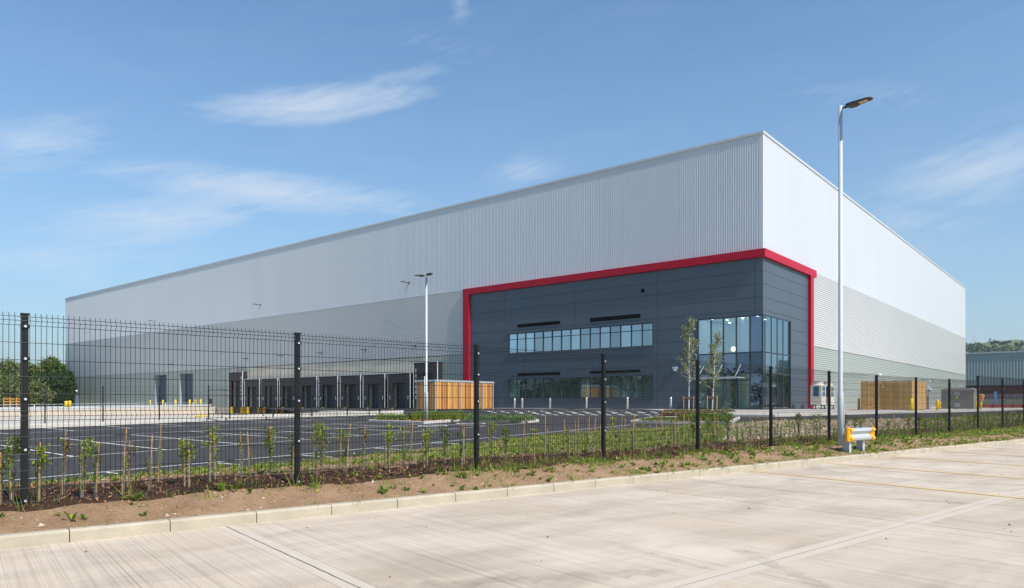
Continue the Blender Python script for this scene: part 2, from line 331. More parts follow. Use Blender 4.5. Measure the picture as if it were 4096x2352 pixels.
# ------------------------------------------------------------------ mesh helpers
class MB:
    def __init__(s): s.v, s.f, s.m = [], [], []
    def quad(s, a, b, c, d, mi=0):
        n = len(s.v); s.v += [tuple(a), tuple(b), tuple(c), tuple(d)]; s.f.append((n, n + 1, n + 2, n + 3)); s.m.append(mi); return s
    def poly(s, pts, mi=0):
        n = len(s.v); s.v += [tuple(p) for p in pts]; s.f.append(tuple(range(n, n + len(pts)))); s.m.append(mi); return s
    def hexa(s, p, mi=0):
        """8 corners: bottom 4 counter-clockwise, top 4"""
        n = len(s.v); s.v += [tuple(q) for q in p]
        for f in ((3, 2, 1, 0), (4, 5, 6, 7), (0, 1, 5, 4), (1, 2, 6, 5), (2, 3, 7, 6), (3, 0, 4, 7)):
            s.f.append(tuple(n + i for i in f)); s.m.append(mi)
        return s
    def box(s, o, ex, ey, x0, x1, y0, y1, z0, z1, mi=0):
        """box in the frame origin o, horizontal axes ex, ey"""
        def P(x, y, z): return (o[0] + ex[0] * x + ey[0] * y, o[1] + ex[1] * x + ey[1] * y, z)
        c = [(x0, y0), (x1, y0), (x1, y1), (x0, y1)]
        if ex[0] * ey[1] - ex[1] * ey[0] < 0: c = c[::-1]
        return s.hexa([P(x, y, z0) for x, y in c] + [P(x, y, z1) for x, y in c], mi)
    def tube(s, pts, rad, n=8, cap=True, mi=0):
        pts = [Vector(p) for p in pts]
        if isinstance(rad, (int, float)): rad = [rad] * len(pts)
        base = len(s.v); up = None
        for i, p in enumerate(pts):
            d = (pts[min(i + 1, len(pts) - 1)] - pts[max(i - 1, 0)]).normalized()
            ref = Vector((0, 0, 1)) if abs(d.z) < 0.9 else Vector((1, 0, 0))
            if up is None: up = (ref - d * ref.dot(d)).normalized()
            else: up = (up - d * up.dot(d)).normalized()
            sd = d.cross(up)
            for k in range(n):
                a = 2 * math.pi * (k + 0.5) / n
                s.v.append(tuple(p + (up * math.cos(a) + sd * math.sin(a)) * rad[i]))
        for i in range(len(pts) - 1):
            for k in range(n):
                a = base + i * n + k; b = base + i * n + (k + 1) % n
                s.f.append((a, b, b + n, a + n)); s.m.append(mi)
        if cap:
            s.f.append(tuple(base + k for k in range(n))[::-1]); s.m.append(mi)
            s.f.append(tuple(base + (len(pts) - 1) * n + k for k in range(n))); s.m.append(mi)
        return s
    def build(s, name, mats, parent=None, origin=None, smooth=False, recalc=False):
        if not isinstance(mats, (list, tuple)): mats = [mats]
        off = Vector((0, 0, 0))
        if parent is not None:
            q = parent
            while q is not None: off = off + q.location; q = q.parent
        elif origin is not None: off = Vector(origin)
        me = bpy.data.meshes.new(name)
        va = np.array(s.v, dtype=np.float64).reshape(-1, 3) - np.array(off)
        me.from_pydata(va.tolist(), [], s.f)
        for m in mats: me.materials.append(m)
        if len(mats) > 1: me.polygons.foreach_set('material_index', s.m)
        if smooth: me.polygons.foreach_set('use_smooth', [True] * len(me.polygons))
        if recalc:
            b = bmesh.new(); b.from_mesh(me); bmesh.ops.recalc_face_normals(b, faces=b.faces); b.to_mesh(me); b.free()
        me.update()
        o = bpy.data.objects.new(name, me); scene.collection.objects.link(o)
        if parent is not None: o.parent = parent
        elif origin is not None: o.location = origin
        return o
def quads_obj(name, verts, nper, material, parent=None, origin=None, mat_idx=None):
    """verts (n*nper,3) array, one face per nper vertices"""
    verts = np.asarray(verts, dtype=np.float32).reshape(-1, 3)
    off = Vector((0, 0, 0))
    if parent is not None:
        q = parent
        while q is not None: off = off + q.location; q = q.parent
    elif origin is not None: off = Vector(origin)
    verts = verts - np.array(off, dtype=np.float32)
    n = len(verts); nf = n // nper
    me = bpy.data.meshes.new(name)
    me.vertices.add(n); me.vertices.foreach_set('co', verts.ravel())
    me.loops.add(n); me.loops.foreach_set('vertex_index', np.arange(n, dtype=np.int32))
    me.polygons.add(nf); me.polygons.foreach_set('loop_start', np.arange(0, n, nper, dtype=np.int32))
    try: me.polygons.foreach_set('loop_total', np.full(nf, nper, dtype=np.int32))
    except Exception: pass
    me.materials.append(material); me.update(calc_edges=True)
    o = bpy.data.objects.new(name, me); scene.collection.objects.link(o)
    if parent is not None: o.parent = parent
    elif origin is not None: o.location = origin
    return o
def tag(o, label=None, cat=None, group=None, kind=None):
    if label: o['label'] = label
    if cat: o['category'] = cat
    if group: o['group'] = group
    if kind: o['kind'] = kind
    return o
def empty(name, loc, label, cat, group=None):
    o = bpy.data.objects.new(name, None); scene.collection.objects.link(o)
    o.location = loc; o.empty_display_size = 0.2
    return tag(o, label, cat, group)
def struct(o): o['kind'] = 'structure'; return o
def copy_tree(o, parent=None):
    c = o.copy(); scene.collection.objects.link(c)
    if parent is not None: c.parent = parent
    for ch in [x for x in bpy.data.objects if x.parent == o]: copy_tree(ch, c)
    return c
def kids(o): return [x for x in scene.objects if x.parent == o]

# ------------------------------------------------------------------ places
# building frame: corner C0, axis A runs along the long facade (away, to the left), axis B along the short one
C0 = np.array((20.25, 59.0)); A = np.array((-0.7711, 0.6368)); B = np.array((0.6368, 0.7711))
ZF = CZ - 0.485                                   # finished floor level
def W(a, b, z): p = C0 + A * a + B * b; return (p[0], p[1], z)
def ray(px, py): return (px - HX) / F, (HY - py) / F
def FL(px, py=HY, b=0.0):
    """pixel -> (a, z) on the plane b of the long facade"""
    p, q = ray(px, py); O = C0 + B * b
    # (O + A a).x = p * (O + A a).y
    a = (p * O[1] - O[0]) / (A[0] - p * A[1]); Y = O[1] + A[1] * a
    return a, CZ + q * Y
def FR(px, py=HY, a=0.0):
    p, q = ray(px, py); O = C0 + A * a
    b = (p * O[1] - O[0]) / (B[0] - p * B[1]); Y = O[1] + B[1] * b
    return b, CZ + q * Y
def GP(px, py, z):
    p, q = ray(px, py); Y = (z - CZ) / q; return np.array((p * Y, Y))
ASPH_TOP = CZ - 0.60
def asph(x, y): return np.minimum(CZ - 1.57 + 0.0102 * x + 0.016 * y, ASPH_TOP)
def AP(px, py, dz=0.0):
    p, q = ray(px, py)
    d = q - 0.0102 * p - 0.016
    Y = (-1.57 + dz) / d
    if -1.57 + (0.0102 * p + 0.016) * Y > -0.60: Y = (-0.60 + dz) / q
    return np.array((p * Y, Y))
def ab(P): d = np.asarray(P) - C0; return float(d @ A), float(d @ B)

def sheet(name, pts, zfun, material, step=2.0, skirt=0.0, parent=None):
    """polygon (world xy) cut by a grid and draped over zfun"""
    bm = bmesh.new()
    vs = [bm.verts.new((p[0], p[1], 0)) for p in pts]
    f = bm.faces.new(vs)
    if f.normal.z < 0 or True:
        bm.normal_update()
        if f.normal.z < 0: f.normal_flip()
    xs = [p[0] for p in pts]; ys = [p[1] for p in pts]
    for ax, lo, hi in ((0, min(xs), max(xs)), (1, min(ys), max(ys))):
        n = int((hi - lo) / step)
        for i in range(1, n + 1):
            co = [0, 0, 0]; no = [0, 0, 0]; co[ax] = lo + i * step; no[ax] = 1
            bmesh.ops.bisect_plane(bm, geom=bm.verts[:] + bm.edges[:] + bm.faces[:], plane_co=co, plane_no=no)
    bmesh.ops.triangulate(bm, faces=[f for f in bm.faces if len(f.verts) > 4])
    edge = [e for e in bm.edges if e.is_boundary]
    for v in bm.verts: v.co.z = float(zfun(v.co.x, v.co.y))
    if skirt:
        r = bmesh.ops.extrude_edge_only(bm, edges=edge)
        for g in r['geom']:
            if isinstance(g, bmesh.types.BMVert): g.co.z -= skirt
        bmesh.ops.recalc_face_normals(bm, faces=bm.faces)
    me = bpy.data.meshes.new(name); bm.to_mesh(me); bm.free(); me.materials.append(material)
    o = bpy.data.objects.new(name, me); scene.collection.objects.link(o)
    if parent is not None: o.parent = parent
    return struct(o)
def strip(name, pts, width, z0fun, height, material, side=1, joints=0.0, bevel=0.02):
    """kerb run along a polyline, stones of length `joints` with small gaps"""
    mb = MB(); pts = [np.asarray(p, float) for p in pts]
    for i in range(len(pts) - 1):
        a, b = pts[i], pts[i + 1]; L_ = np.linalg.norm(b - a); d = (b - a) / L_; n = np.array((-d[1], d[0])) * side
        k = max(1, round(L_ / joints)) if joints else max(1, int(L_ / 4))
        for j in range(k):
            s0, s1 = L_ * j / k, L_ * (j + 1) / k
            if joints: s1 -= 0.009
            P0, P1 = a + d * s0, a + d * s1
            prof = [(0, -0.2), (0.0, height - bevel), (bevel, height), (width, height), (width, -0.2)]
            row = []
            for P in (P0, P1):
                zb = float(z0fun(P[0], P[1]))
                row.append([(P[0] + n[0] * w, P[1] + n[1] * w, zb + h) for w, h in prof])
            for q in range(4): mb.quad(row[0][q], row[1][q], row[1][q + 1], row[0][q + 1])
            mb.poly(row[0]); mb.poly(row[1][::-1])
    return struct(mb.build(name, material, recalc=True))

# bed boundary on the car park side, from the edge seen through the fence
bed_px = [(-260, 1990), (179, 1937), (497, 1899), (700, 1879), (1000, 1862), (1180, 1849), (1520, 1812), (1862, 1778), (2048, 1757), (2380, 1726), (2565, 1714), (2760, 1702),
          (2924, 1697), (3097, 1684), (3320, 1683), (3497, 1680), (3718, 1673), (3916, 1664), (4096, 1657)]
BED = [AP(*p) for p in bed_px]
BED = [BED[0] + (BED[0] - BED[1]) * 1.5] + BED + [BED[-1] + (BED[-1] - BED[-3]) * 3.0]
BEDa = np.array(BED)
def dist_poly(P, poly):
    P = np.asarray(P, float); best = None
    for i in range(len(poly) - 1):
        a, b = poly[i], poly[i + 1]; ab_ = b - a
        t = np.clip(((P - a) @ ab_) / (ab_ @ ab_), 0, 1)
        d = np.linalg.norm(P - (a + np.outer(t, ab_)), axis=1)
        best = d if best is None else np.minimum(best, d)
    return best
def hash_noise(x, y, s):
    return (np.sin(x * s * 1.7 + 1.3 * np.sin(y * s * 1.1)) * np.cos(y * s * 1.9 + 1.1 * np.sin(x * s * 0.8 + 2)))
def bed_zs(P):
    P = np.asarray(P, float).reshape(-1, 2)
    d = (P - K0) @ KN; db = dist_poly(P, BEDa)
    f = np.interp(d, [0, 0.12, 0.7, 1.4, 2.3], [0.115, 0.125, 0.27, 0.31, 0.35])
    t = np.clip((d - 1.9) / np.maximum(d - 1.9 + db, 1e-3), 0, 1); t = t * t * (3 - 2 * t)
    za = asph(P[:, 0], P[:, 1]) + 0.01
    z = f * (1 - t) + za * t
    w = np.clip(d / 0.5, 0, 1) * np.clip(db / 0.5, 0, 1)
    return z + w * (0.018 * hash_noise(P[:, 0], P[:, 1], 1.3) + 0.012 * hash_noise(P[:, 0], P[:, 1], 4.1))
def bed_z(x, y): return float(bed_zs([(x, y)])[0])

# ------------------------------------------------------------------ setting: foreground yard
def flat(z): return lambda x, y: z
def kp(s, d): return K0 + KD * s + KN * d          # kerb frame: s along, d behind the kerb face
yard_pts = [kp(-60, 0.02), kp(160, 0.02), kp(160, -120), kp(-60, -120)]
struct(MB().poly([(p[0], p[1], 0.0) for p in yard_pts][::-1]).build('yard_concrete', M['concrete'], recalc=True))
strip('kerb', [kp(-7.32 + 0.575 - 0.915 * 4, 0), kp(0.915 * 100 + 0.4, 0)], 0.125, flat(0.0), 0.125, M['kerb'], side=1, joints=0.915, bevel=0.022)
struct(MB().poly([(*p, -0.9) for p in [(-2480, -580), (2480, -580), (2480, 2480), (-2480, 2480)]]).build('ground', M['field']))
def band(mb, P0, P1, w, z, wob=0.0, n=40):
    P0, P1 = np.asarray(P0), np.asarray(P1); d = (P1 - P0) / np.linalg.norm(P1 - P0); q = np.array((-d[1], d[0]))
    pr = None
    for i in range(n + 1):
        P = P0 + (P1 - P0) * i / n
        ww = w * (1 + wob * (rng.random() - 0.5)); o = wob * w * (rng.random() - 0.5)
        a, b = P + q * (ww / 2 + o), P - q * (ww / 2 - o)
        if pr is not None: mb.quad((*pr[0], z), (*pr[1], z), (*b, z), (*a, z))
        pr = (a, b)
    return mb
def lineP(p0, p1, z=0.0): return GP(*p0, z), GP(*p1, z)
j1 = lineP((904, 2106), (1437, 2352)); j1 = (j1[0], j1[0] + (j1[1] - j1[0]) * 6)
j2 = lineP((2900, 1996.6), (4096, 2151)); d2 = (j2[1] - j2[0]); j2 = (j2[0] - d2 * 0.45, j2[1] + d2)
j3 = lineP((2900, 2297), (4096, 1969)); d3 = j3[1] - j3[0]; j3 = (j3[0] - d3 * 1.0, j3[1] + d3 * 5)
je = MB()
for j, w in ((j1, 0.20), (j3, 0.24)): band(je, j[0], j[1], w, 0.0012, 0.05, 60)
struct(je.build('joint_margin', M['joint_edge'], recalc=True))
jm = MB()
for j, w in ((j1, 0.012), (j2, 0.006)): band(jm, j[0], j[1], w, 0.0028, 0.6, 160)
band(jm, j3[0], j3[1], 0.004, 0.0028, 0.8, 160)
struct(jm.build('expansion_joint', M['joint'], recalc=True))
yl = MB()
for a_, b_ in (((2982.6, 1883), (4096, 1995)), ((3308, 1853), (4096, 1916)), ((3550.7, 1825.7), (4096, 1864)), ((3747, 1805), (4096, 1827)), ((3905, 1788), (4096, 1800))):
    P0, P1 = lineP(a_, b_); d = (P1 - P0) / np.linalg.norm(P1 - P0); band(yl, P0, P0 + d * 16, 0.085, 0.005, 0.15, 30)
struct(yl.build('yellow_bay_line', M['yellow_line'], recalc=True))

tm_mat, tN, tL, tb = new_mat('faint_rubber_mark'); tb.inputs['Base Color'].default_value = (0.16, 0.15, 0.14, 1); tb.inputs['Roughness'].default_value = 0.8
tT = tN.new('ShaderNodeBsdfTransparent'); tX = tN.new('ShaderNodeMixShader'); tZ = tN.new('ShaderNodeTexNoise'); tZ.inputs['Scale'].default_value = 5; tR = tN.new('ShaderNodeMapRange'); tR.inputs[1].default_value = .35; tR.inputs[2].default_value = .7; tR.inputs[3].default_value = 0.02; tR.inputs[4].default_value = 0.16
tC = tN.new('ShaderNodeTexCoord'); tL.new(tC.outputs['Object'], tZ.inputs['Vector']); tL.new(tZ.outputs['Fac'], tR.inputs[0]); tL.new(tR.outputs[0], tX.inputs[0]); tL.new(tT.outputs[0], tX.inputs[1]); tL.new(tb.outputs[0], tX.inputs[2]); tL.new(tX.outputs[0], tN['Material Output'].inputs['Surface'])
tm = MB(); c_t = GP(4060, 1880, 0)
for rr_, w_t, a0_, a1_ in ((2.6, .05, 1.7, 4.6), (2.75, .05, 1.7, 4.4), (3.9, .14, 1.6, 4.3), (4.15, .05, 1.9, 4.2), (5.6, .10, 2.0, 3.9), (7.4, .12, 2.6, 4.4)):
    prv = None
    for i in range(41):
        a_t = a0_ + (a1_ - a0_) * i / 40; q = [c_t + np.array((math.cos(a_t), math.sin(a_t) * .8)) * (rr_ + s_ * w_t) for s_ in (-1, 1)]
        if prv is not None: tm.quad((*prv[0], .003), (*prv[1], .003), (*q[1], .003), (*q[0], .003))
        prv = q
for (x0, y0), (x1, y1), w_t in (((2480, 2186), (2860, 2280), .10), ((1500, 2352), (2700, 2285), .22), ((2950, 2200), (3300, 2352), .16)):
    band(tm, GP(x0, y0, 0), GP(x1, y1, 0), w_t, .003, .5, 30)
struct(tm.build('tyre_mark', tm_mat, recalc=True))
# planted bed
bs, bd = np.arange(-12, 62, 0.22), None
mb = MB(); vid = {}
us = np.concatenate([np.linspace(0, 2.2, 14), np.linspace(2.5, 30, 60)])
G = np.array([[kp(s, 0.115 + u) for u in us] for s in bs]); Gf = G.reshape(-1, 2)
# signed side of boundary: inside when nearer to the kerb than the boundary line
def inside_bed(P):
    P = np.asarray(P, float); poly = np.vstack([BEDa, [kp(70, 0)], [kp(-14, 0)]])
    x, y = P[:, 0], P[:, 1]; c = np.zeros(len(P), bool); j = len(poly) - 1
    for i in range(len(poly)):
        xi, yi = poly[i]; xj, yj = poly[j]
        with np.errstate(divide='ignore', invalid='ignore'):
            c ^= ((yi > y) != (yj > y)) & (x < (xj - xi) * (y - yi) / (yj - yi + 1e-12) + xi)
        j = i
    return c
Z = bed_zs(Gf); ins = inside_bed(Gf); dB = dist_poly(Gf, BEDa)
Z = np.where(ins, Z, asph(Gf[:, 0], Gf[:, 1]) + 0.01 - 0.5 * np.minimum(dB, 1.0))
keep = ins | (dB < 0.5)
nu = len(us)
mb.v = [(Gf[i, 0], Gf[i, 1], Z[i]) for i in range(len(Gf))]
for i in range(len(bs) - 1):
    for j in range(nu - 1):
        q = (i * nu + j, (i + 1) * nu + j, (i + 1) * nu + j + 1, i * nu + j + 1)
        if all(keep[k] for k in q): mb.f.append(q); mb.m.append(0)
struct(mb.build('soil_bed', M['soil'], smooth=True))

# asphalt car park and road
KL_px = [(-300, 1731), (0, 1715), (154.6, 1707.6), (381, 1699), (577, 1691.5), (914.7, 1679), (1182, 1669.7), (1434.6, 1659.6), (1567, 1654.8)]
KL = [AP(*p) for p in KL_px]                                     # kerb line, far side of the car park
APR_px = [(2660, 1652), (2753, 1661), (2900, 1665), (3100, 1667), (3300, 1661.5), (3469, 1656.5), (3700, 1651), (3850, 1647.5), (3977, 1644), (4096, 1639.5)]
APR = [AP(*p) for p in APR_px]
far_r = APR[-1] + (APR[-1] - APR[-3]) * 3
sheet('asphalt_car_park', [kp(-40, 4.0)] + [p - KN * 0.15 for p in BED] + [far_r + B * 10, tuple(C0 + B * 40), tuple(C0 + A * (-0.5) + B * 0.5), tuple(C0 + A * 75 + B * 0.2), KL[-1] + A * 12, KL[-1] + A * .3, KL[0] + A * .1, KL[0] - B * 25],
      lambda x, y: asph(x, y) - 0.004, M['asphalt'], 2.5)
wl_ = MB()
def aline(p0, p1, w=0.085, n=24, ext=0.0):
    P0, P1 = AP(*p0), AP(*p1)
    d = (P1 - P0) / max(1e-6, np.linalg.norm(P1 - P0)); P1 = P1 + d * ext; q = np.array((-d[1], d[0])) * w / 2
    pr = None
    for i in range(n + 1):
        P = P0 + (P1 - P0) * i / n; a, b = P + q, P - q
        za = float(asph(*a)) + 0.004; zb = float(asph(*b)) + 0.004
        if pr is not None: wl_.quad(pr[0], pr[1], (*b, zb), (*a, za))
        pr = ((*a, za), (*b, zb))
aline((-300, 1750), (1415, 1673.8)); aline((-300, 1779), (1473, 1688.5)); aline((-300, 1814), (408, 1771.2)); aline((408, 1771.2), (1691, 1696))
aline((-300, 1870), (1832, 1714.4)); aline((1855, 1711.2), (2092.6, 1693.9)); aline((-200, 1943), (2521.5, 1699.9))
for a_, b_ in (((-310, 1793), (-40, 1848)), ((0, 1780.6), (292, 1826)), ((229, 1751.2), (662.5, 1799.5)), ((502.4, 1737.2), (970, 1776.8)), ((754.6, 1724.9), (1215.5, 1756)), ((956, 1715), (1437, 1740.9)), ((1152, 1703.6), (1638.9, 1726.3)),
               ((1327, 1695.9), (1777, 1714.4)), ((1697, 1696.5), (1955, 1703.5)),
               ((-150, 1724), (35, 1735)), ((156, 1709.8), (297, 1723.4)), ((381, 1700.5), (527, 1713)), ((577, 1693.6), (730, 1702.3)), ((750, 1685), (915, 1694)), ((960, 1680.5), (1086, 1686.7)), ((1080, 1673.6), (1246, 1680.6)),
               ((1240, 1668.6), (1380, 1674)), ((1360, 1663.5), (1480, 1669)),
               ((425, 1889.8), (497, 1897)), ((871, 1852), (960, 1860)), ((1211, 1822), (1330, 1829)), ((1500, 1793), (1650, 1801)), ((1724, 1771), (1860, 1776.5)), ((1971, 1751), (2015, 1753)), ((2125.7, 1736.5), (2240, 1741)), ((2275, 1724.5), (2400, 1727.5)), ((2421, 1711.5), (2560, 1713.5))):
    aline(a_, b_, n=8)
# hatched bays in front of the dark facade
for y_ in (1641.5, 1645, 1652, 1660.5):
    aline((1930 if y_ < 1650 else 1990, y_ - 0.5), (2640 if y_ > 1650 else 2560, y_ + 1), 0.10, 20)
for i in range(13):
    x_ = 1950 + i * 53
    aline((x_, 1644 + (i % 2) * 0.6), (x_ + 34 + i, 1652), 0.16, 4)
    if i > 1: aline((x_ + 20, 1652), (x_ + 70, 1661), 0.16, 4)
struct(wl_.build('white_bay_line', M['white_line'], recalc=True))
def roundel(px, py, r):
    c = AP(px, py); mb = MB()
    def Z_(P): return (*P, float(asph(*P)) + 0.006)
    n = 36
    for r0, r1 in ((r * 0.82, r),):
        for i in range(n):
            a0, a1 = 2 * math.pi * i / n, 2 * math.pi * (i + 1) / n
            q = [c + np.array((math.cos(a), math.sin(a))) * rr for rr, a in ((r0, a0), (r1, a0), (r1, a1), (r0, a1))]
            mb.quad(*[Z_(P) for P in q])
    # seated figure of the accessible-parking symbol
    ux, uy = A * r, B * r
    def bar(x0, y0, x1, y1, w):
        p0, p1 = c + ux * x0 + uy * y0, c + ux * x1 + uy * y1; d = (p1 - p0) / np.linalg.norm(p1 - p0); q = np.array((-d[1], d[0])) * w * r / 2
        mb.quad(Z_(p0 + q), Z_(p0 - q), Z_(p1 - q), Z_(p1 + q))
    bar(-.05, .55, -.05, .05, .2); bar(-.05, .05, .35, .05, .16); bar(.35, .05, .45, -.4, .16); bar(-.1, .3, .28, .3, .12)
    for i in range(14):
        a0, a1 = math.pi * (0.75 + i * 0.085), math.pi * (0.75 + (i + 1) * 0.085)
        q = [c + ux * (math.cos(a) * rr + .02) + uy * (math.sin(a) * rr - .15) for rr, a in ((.36, a0), (.48, a0), (.48, a1), (.36, a1))]
        mb.quad(*[Z_(P) for P in q])
    for i in range(10):
        a0, a1 = 2 * math.pi * i / 10, 2 * math.pi * (i + 1) / 10
        mb.poly([Z_(c + ux * -.05 + uy * .68), Z_(c + ux * (-.05 + .1 * math.cos(a0)) + uy * (.68 + .1 * math.sin(a0))), Z_(c + ux * (-.05 + .1 * math.cos(a1)) + uy * (.68 + .1 * math.sin(a1)))])
    struct(mb.build('white_bay_symbol', M['white_line'], recalc=True))
roundel(1884, 1694.2, 0.75); roundel(1731, 1703.6, 0.72); roundel(1545, 1663.0, 0.8)

# kerb and verge along the far side of the car park, then the service yard
strip('far_kerb', KL + [KL[-1] + A * 9], 0.16, lambda x, y: asph(x, y), 0.13, M['kerb_pale'], side=1, joints=0.915)
def verge_z(x, y): return float(asph(x, y)) + 0.125
KLo = [p + A * 0.155 for p in KL] + [KL[-1] + A * 9 + B * 0.155]
KLo2 = [p + A * 1.5 for p in KL]
sheet('verge_path', KLo + [KL[-1] + A * 9 + B * 1.2, KL[-1] + A * 1.5 + B * 1.2] + KLo2[::-1], verge_z, M['yard'], 3.0)
def yard_z(x, y):
    a, b = ab((x, y)); t = min(1, max(0, (b + 3) / -60.0)); t0 = CZ - 1.69
    e = dist_poly([(x, y)], np.array(KLo2))[0]; ve = verge_z(x, y)
    k = min(1, e / 22.0)
    return ve * (1 - k) + t0 * k - 0.01
aD0, _ = FL(1672); aWall, _ = FL(868)
sheet('service_yard', KLo2 + [KLo2[-1] + B * 2.5, C0 + A * (ab(KLo2[-1])[0] + 0.5) + B * 0.0, C0 + A * (aWall + 1), KLo2[0] + A * 75, KLo2[0] + A * 75 - B * 20], yard_z, M['yard'], 4.0)

# apron round the entrance corner
def apron_z(x, y): return float(min(CZ - 1.57 + 0.0102 * x + 0.016 * y + 0.12, ZF - 0.005))
strip('road_kerb', APR + [far_r], 0.15, lambda x, y: asph(x, y), 0.125, M['kerb_pale'], side=1, joints=0.915)
def inner(P, Q, w=0.14): d = (Q - P) / np.linalg.norm(Q - P); return P + np.array((-d[1], d[0])) * w
APRi = [inner(APR[i], APR[min(i + 1, len(APR) - 1)] if i < len(APR) - 1 else far_r) for i in range(len(APR))]
aBay, _ = FL(1990)
front = [C0 + A * aBay + B * (-1.9), C0 + A * 9.8 + B * (-1.9)]
sheet('paved_apron', [front[0], front[1]] + APRi + [far_r + A * 0.1, C0 + B * 118 - A * 8, C0 + B * 118 + A * 0.5, C0 + A * 0.5 + B * 0.5, C0 + A * aBay + B * 0.5], apron_z, M['paving'], 3.0, skirt=0.3)
strip('facade_kerb', [front[1], front[0]], 0.12, lambda x, y: asph(x, y), 0.135, M['kerb_pale'], side=-1, joints=0.915)

# ------------------------------------------------------------------ the warehouse
AX, BX = tuple(A), tuple(B)
def cbox(mb, a0, a1, b0, b1, z0, z1, mi=0): return mb.box(tuple(C0), AX, BX, a0, a1, b0, b1, z0, z1, mi)
LA = FL(263)[0]; LB = FR(3861)[0]
ZT, Z1, Z2 = CZ + 22.03, CZ + 12.45, CZ + 5.37
wh = empty('warehouse', W(0, 0, ZF), 'huge pale grey metal-clad warehouse with a dark office corner in a red frame', 'warehouse')
def ribs_v(mb, fac, t0, t1, z0, z1, pitch=0.2, dep=0.045):
    """vertical trapezoid ribs on facade fac ('A' long, 'B' short)"""
    prof = []; t = t0
    while t < t1 - 1e-6:
        for o, n in ((0, 0), (0.108, 0), (0.136, dep), (0.176, dep)):
            if t + o < t1: prof.append((t + o, n))
        t += pitch
    prof.append((t1, 0))
    for (p, n), (q, m) in zip(prof[:-1], prof[1:]):
        pts = [(p, -n), (q, -m)]
        P = [W(pts[0][0], pts[0][1], z0), W(pts[1][0], pts[1][1], z0)] if fac == 'A' else [W(pts[0][1], pts[0][0], z0), W(pts[1][1], pts[1][0], z0)]
        mb.quad(P[0], P[1], (P[1][0], P[1][1], z1), (P[0][0], P[0][1], z1))
def ribs_h(mb, fac, t0, t1, z0, z1, pitch=0.2, dep=0.046):
    prof = []; z = z1
    while z > z0 + 1e-6:
        for o, n in ((0, dep), (0.118, dep), (0.128, 0.0), (0.188, 0.0)):
            if z - o > z0: prof.append((z - o, n))
        z -= pitch
    prof.append((z0, 0))
    for (p, n), (q, m) in zip(prof[:-1], prof[1:]):
        if fac == 'A': P = [W(t0, -n, p), W(t1, -n, p), W(t1, -m, q), W(t0, -m, q)]
        else: P = [W(-n, t0, p), W(-n, t1, p), W(-m, t1, q), W(-m, t0, q)]
        mb.quad(*P)
aF0, aF1 = 0.0, FL(1858.6)[0]                     # red frame extent on the long facade
bF1 = FR(3253.7)[0]                               # and on the short one
FT = 0.62
mb = MB(); ribs_v(mb, 'A', 0.30, LA, Z1, ZT - 0.18); ribs_v(mb, 'B', 0.12, LB, Z1, ZT - 0.18)
cbox(mb, -0.04, 0.30, -0.04, -0.02, Z1, ZT - 0.2); cbox(mb, -0.04, -0.02, -0.02, 0.12, Z1, ZT - 0.2)
mb.build('upper_cladding', M['clad_top'], wh)
mb = MB(); ribs_h(mb, 'A', aF1, LA, Z2, Z1 - 0.05); ribs_h(mb, 'B', bF1, LB, Z2, Z1 - 0.05)
for t in range(1, 12): 
    tt = aF1 + t * 8.1
    cbox(mb, tt, tt + 0.10, -0.045, 0.0, Z2, Z1 - 0.06)
mb.build('middle_cladding', M['clad_mid'], wh)
# lower band: openings for the dock wall and the two level-access doors
aDk0, aDk1 = FL(1769)[0], FL(925)[0]
doors = [(FL(250 + 1660 * .3155)[0], FL(250 + 1490 * .3155)[0]), (FL(250 + 1325 * .3155)[0], FL(250 + 1170 * .3155)[0])]
zDoor = CZ + 4.9
mb = MB()
ribs_h(mb, 'B', bF1, LB, ZF - 0.1, Z2 - 0.04); mb.build('lower_cladding', M['clad_low'], wh); mb = MB(); ribs_h(mb, 'A', aF1, aDk0, ZF - 0.1, Z2 - 0.04); mb.build('lower_cladding', M['clad_low'], wh); mb = MB()
cur = aDk1
for d0, d1 in doors:
    ribs_h(mb, 'A', cur, d0, ZF - 0.1, Z2 - 0.04); ribs_h(mb, 'A', d0, d1, zDoor, Z2 - 0.04); cur = d1
ribs_h(mb, 'A', cur, LA, ZF - 0.1, Z2 - 0.04)
mb.build('lower_cladding', M['clad_low'], wh)
# parapet, roof, hidden sides, flashing
mb = MB(); cbox(mb, -0.10, LA + 0.06, -0.10, 0.3, ZT - 0.2, ZT); cbox(mb, -0.10, 0.3, 0.3, LB + 0.06, ZT - 0.2, ZT); cbox(mb, LA - 0.3, LA + .06, 0.3, LB, ZT - 0.2, ZT); cbox(mb, 0.3, LA, LB - 0.3, LB + .06, ZT - 0.2, ZT - .003)
cbox(mb, aF1, LA, -0.055, 0.0, Z1 - 0.05, Z1); cbox(mb, -0.055, 0.0, bF1, LB, Z1 - 0.05, Z1)
cbox(mb, LA - 0.05, LA + 0.03, -0.05, 0.1, ZF, ZT - .2); cbox(mb, -0.05, 0.1, LB - 0.05, LB + 0.03, ZF, ZT - .2)
mb.build('parapet', M['cap'], wh)
mb = MB(); cbox(mb, 0.25, LA - .1, 0.25, LB - .1, ZT - 1.0, ZT - 0.9)
mb.build('roof', M['clad_low'], wh)
mb = MB(); mb.quad(W(LA, 0, ZF - 2), W(LA, LB, ZF - 2), W(LA, LB, ZT - .2), W(LA, 0, ZT - .2)); mb.quad(W(0, LB, ZF - 2), W(LA, LB, ZF - 2), W(LA, LB, ZT - .2), W(0, LB, ZT - .2))
mb.quad(W(aF1 + .6, 0.9, ZF), W(LA, 0.9, ZF), W(LA, 0.9, ZT - 1), W(aF1 + .6, 0.9, ZT - 1))
mb.build('rear_wall', M['clad_top'], wh)

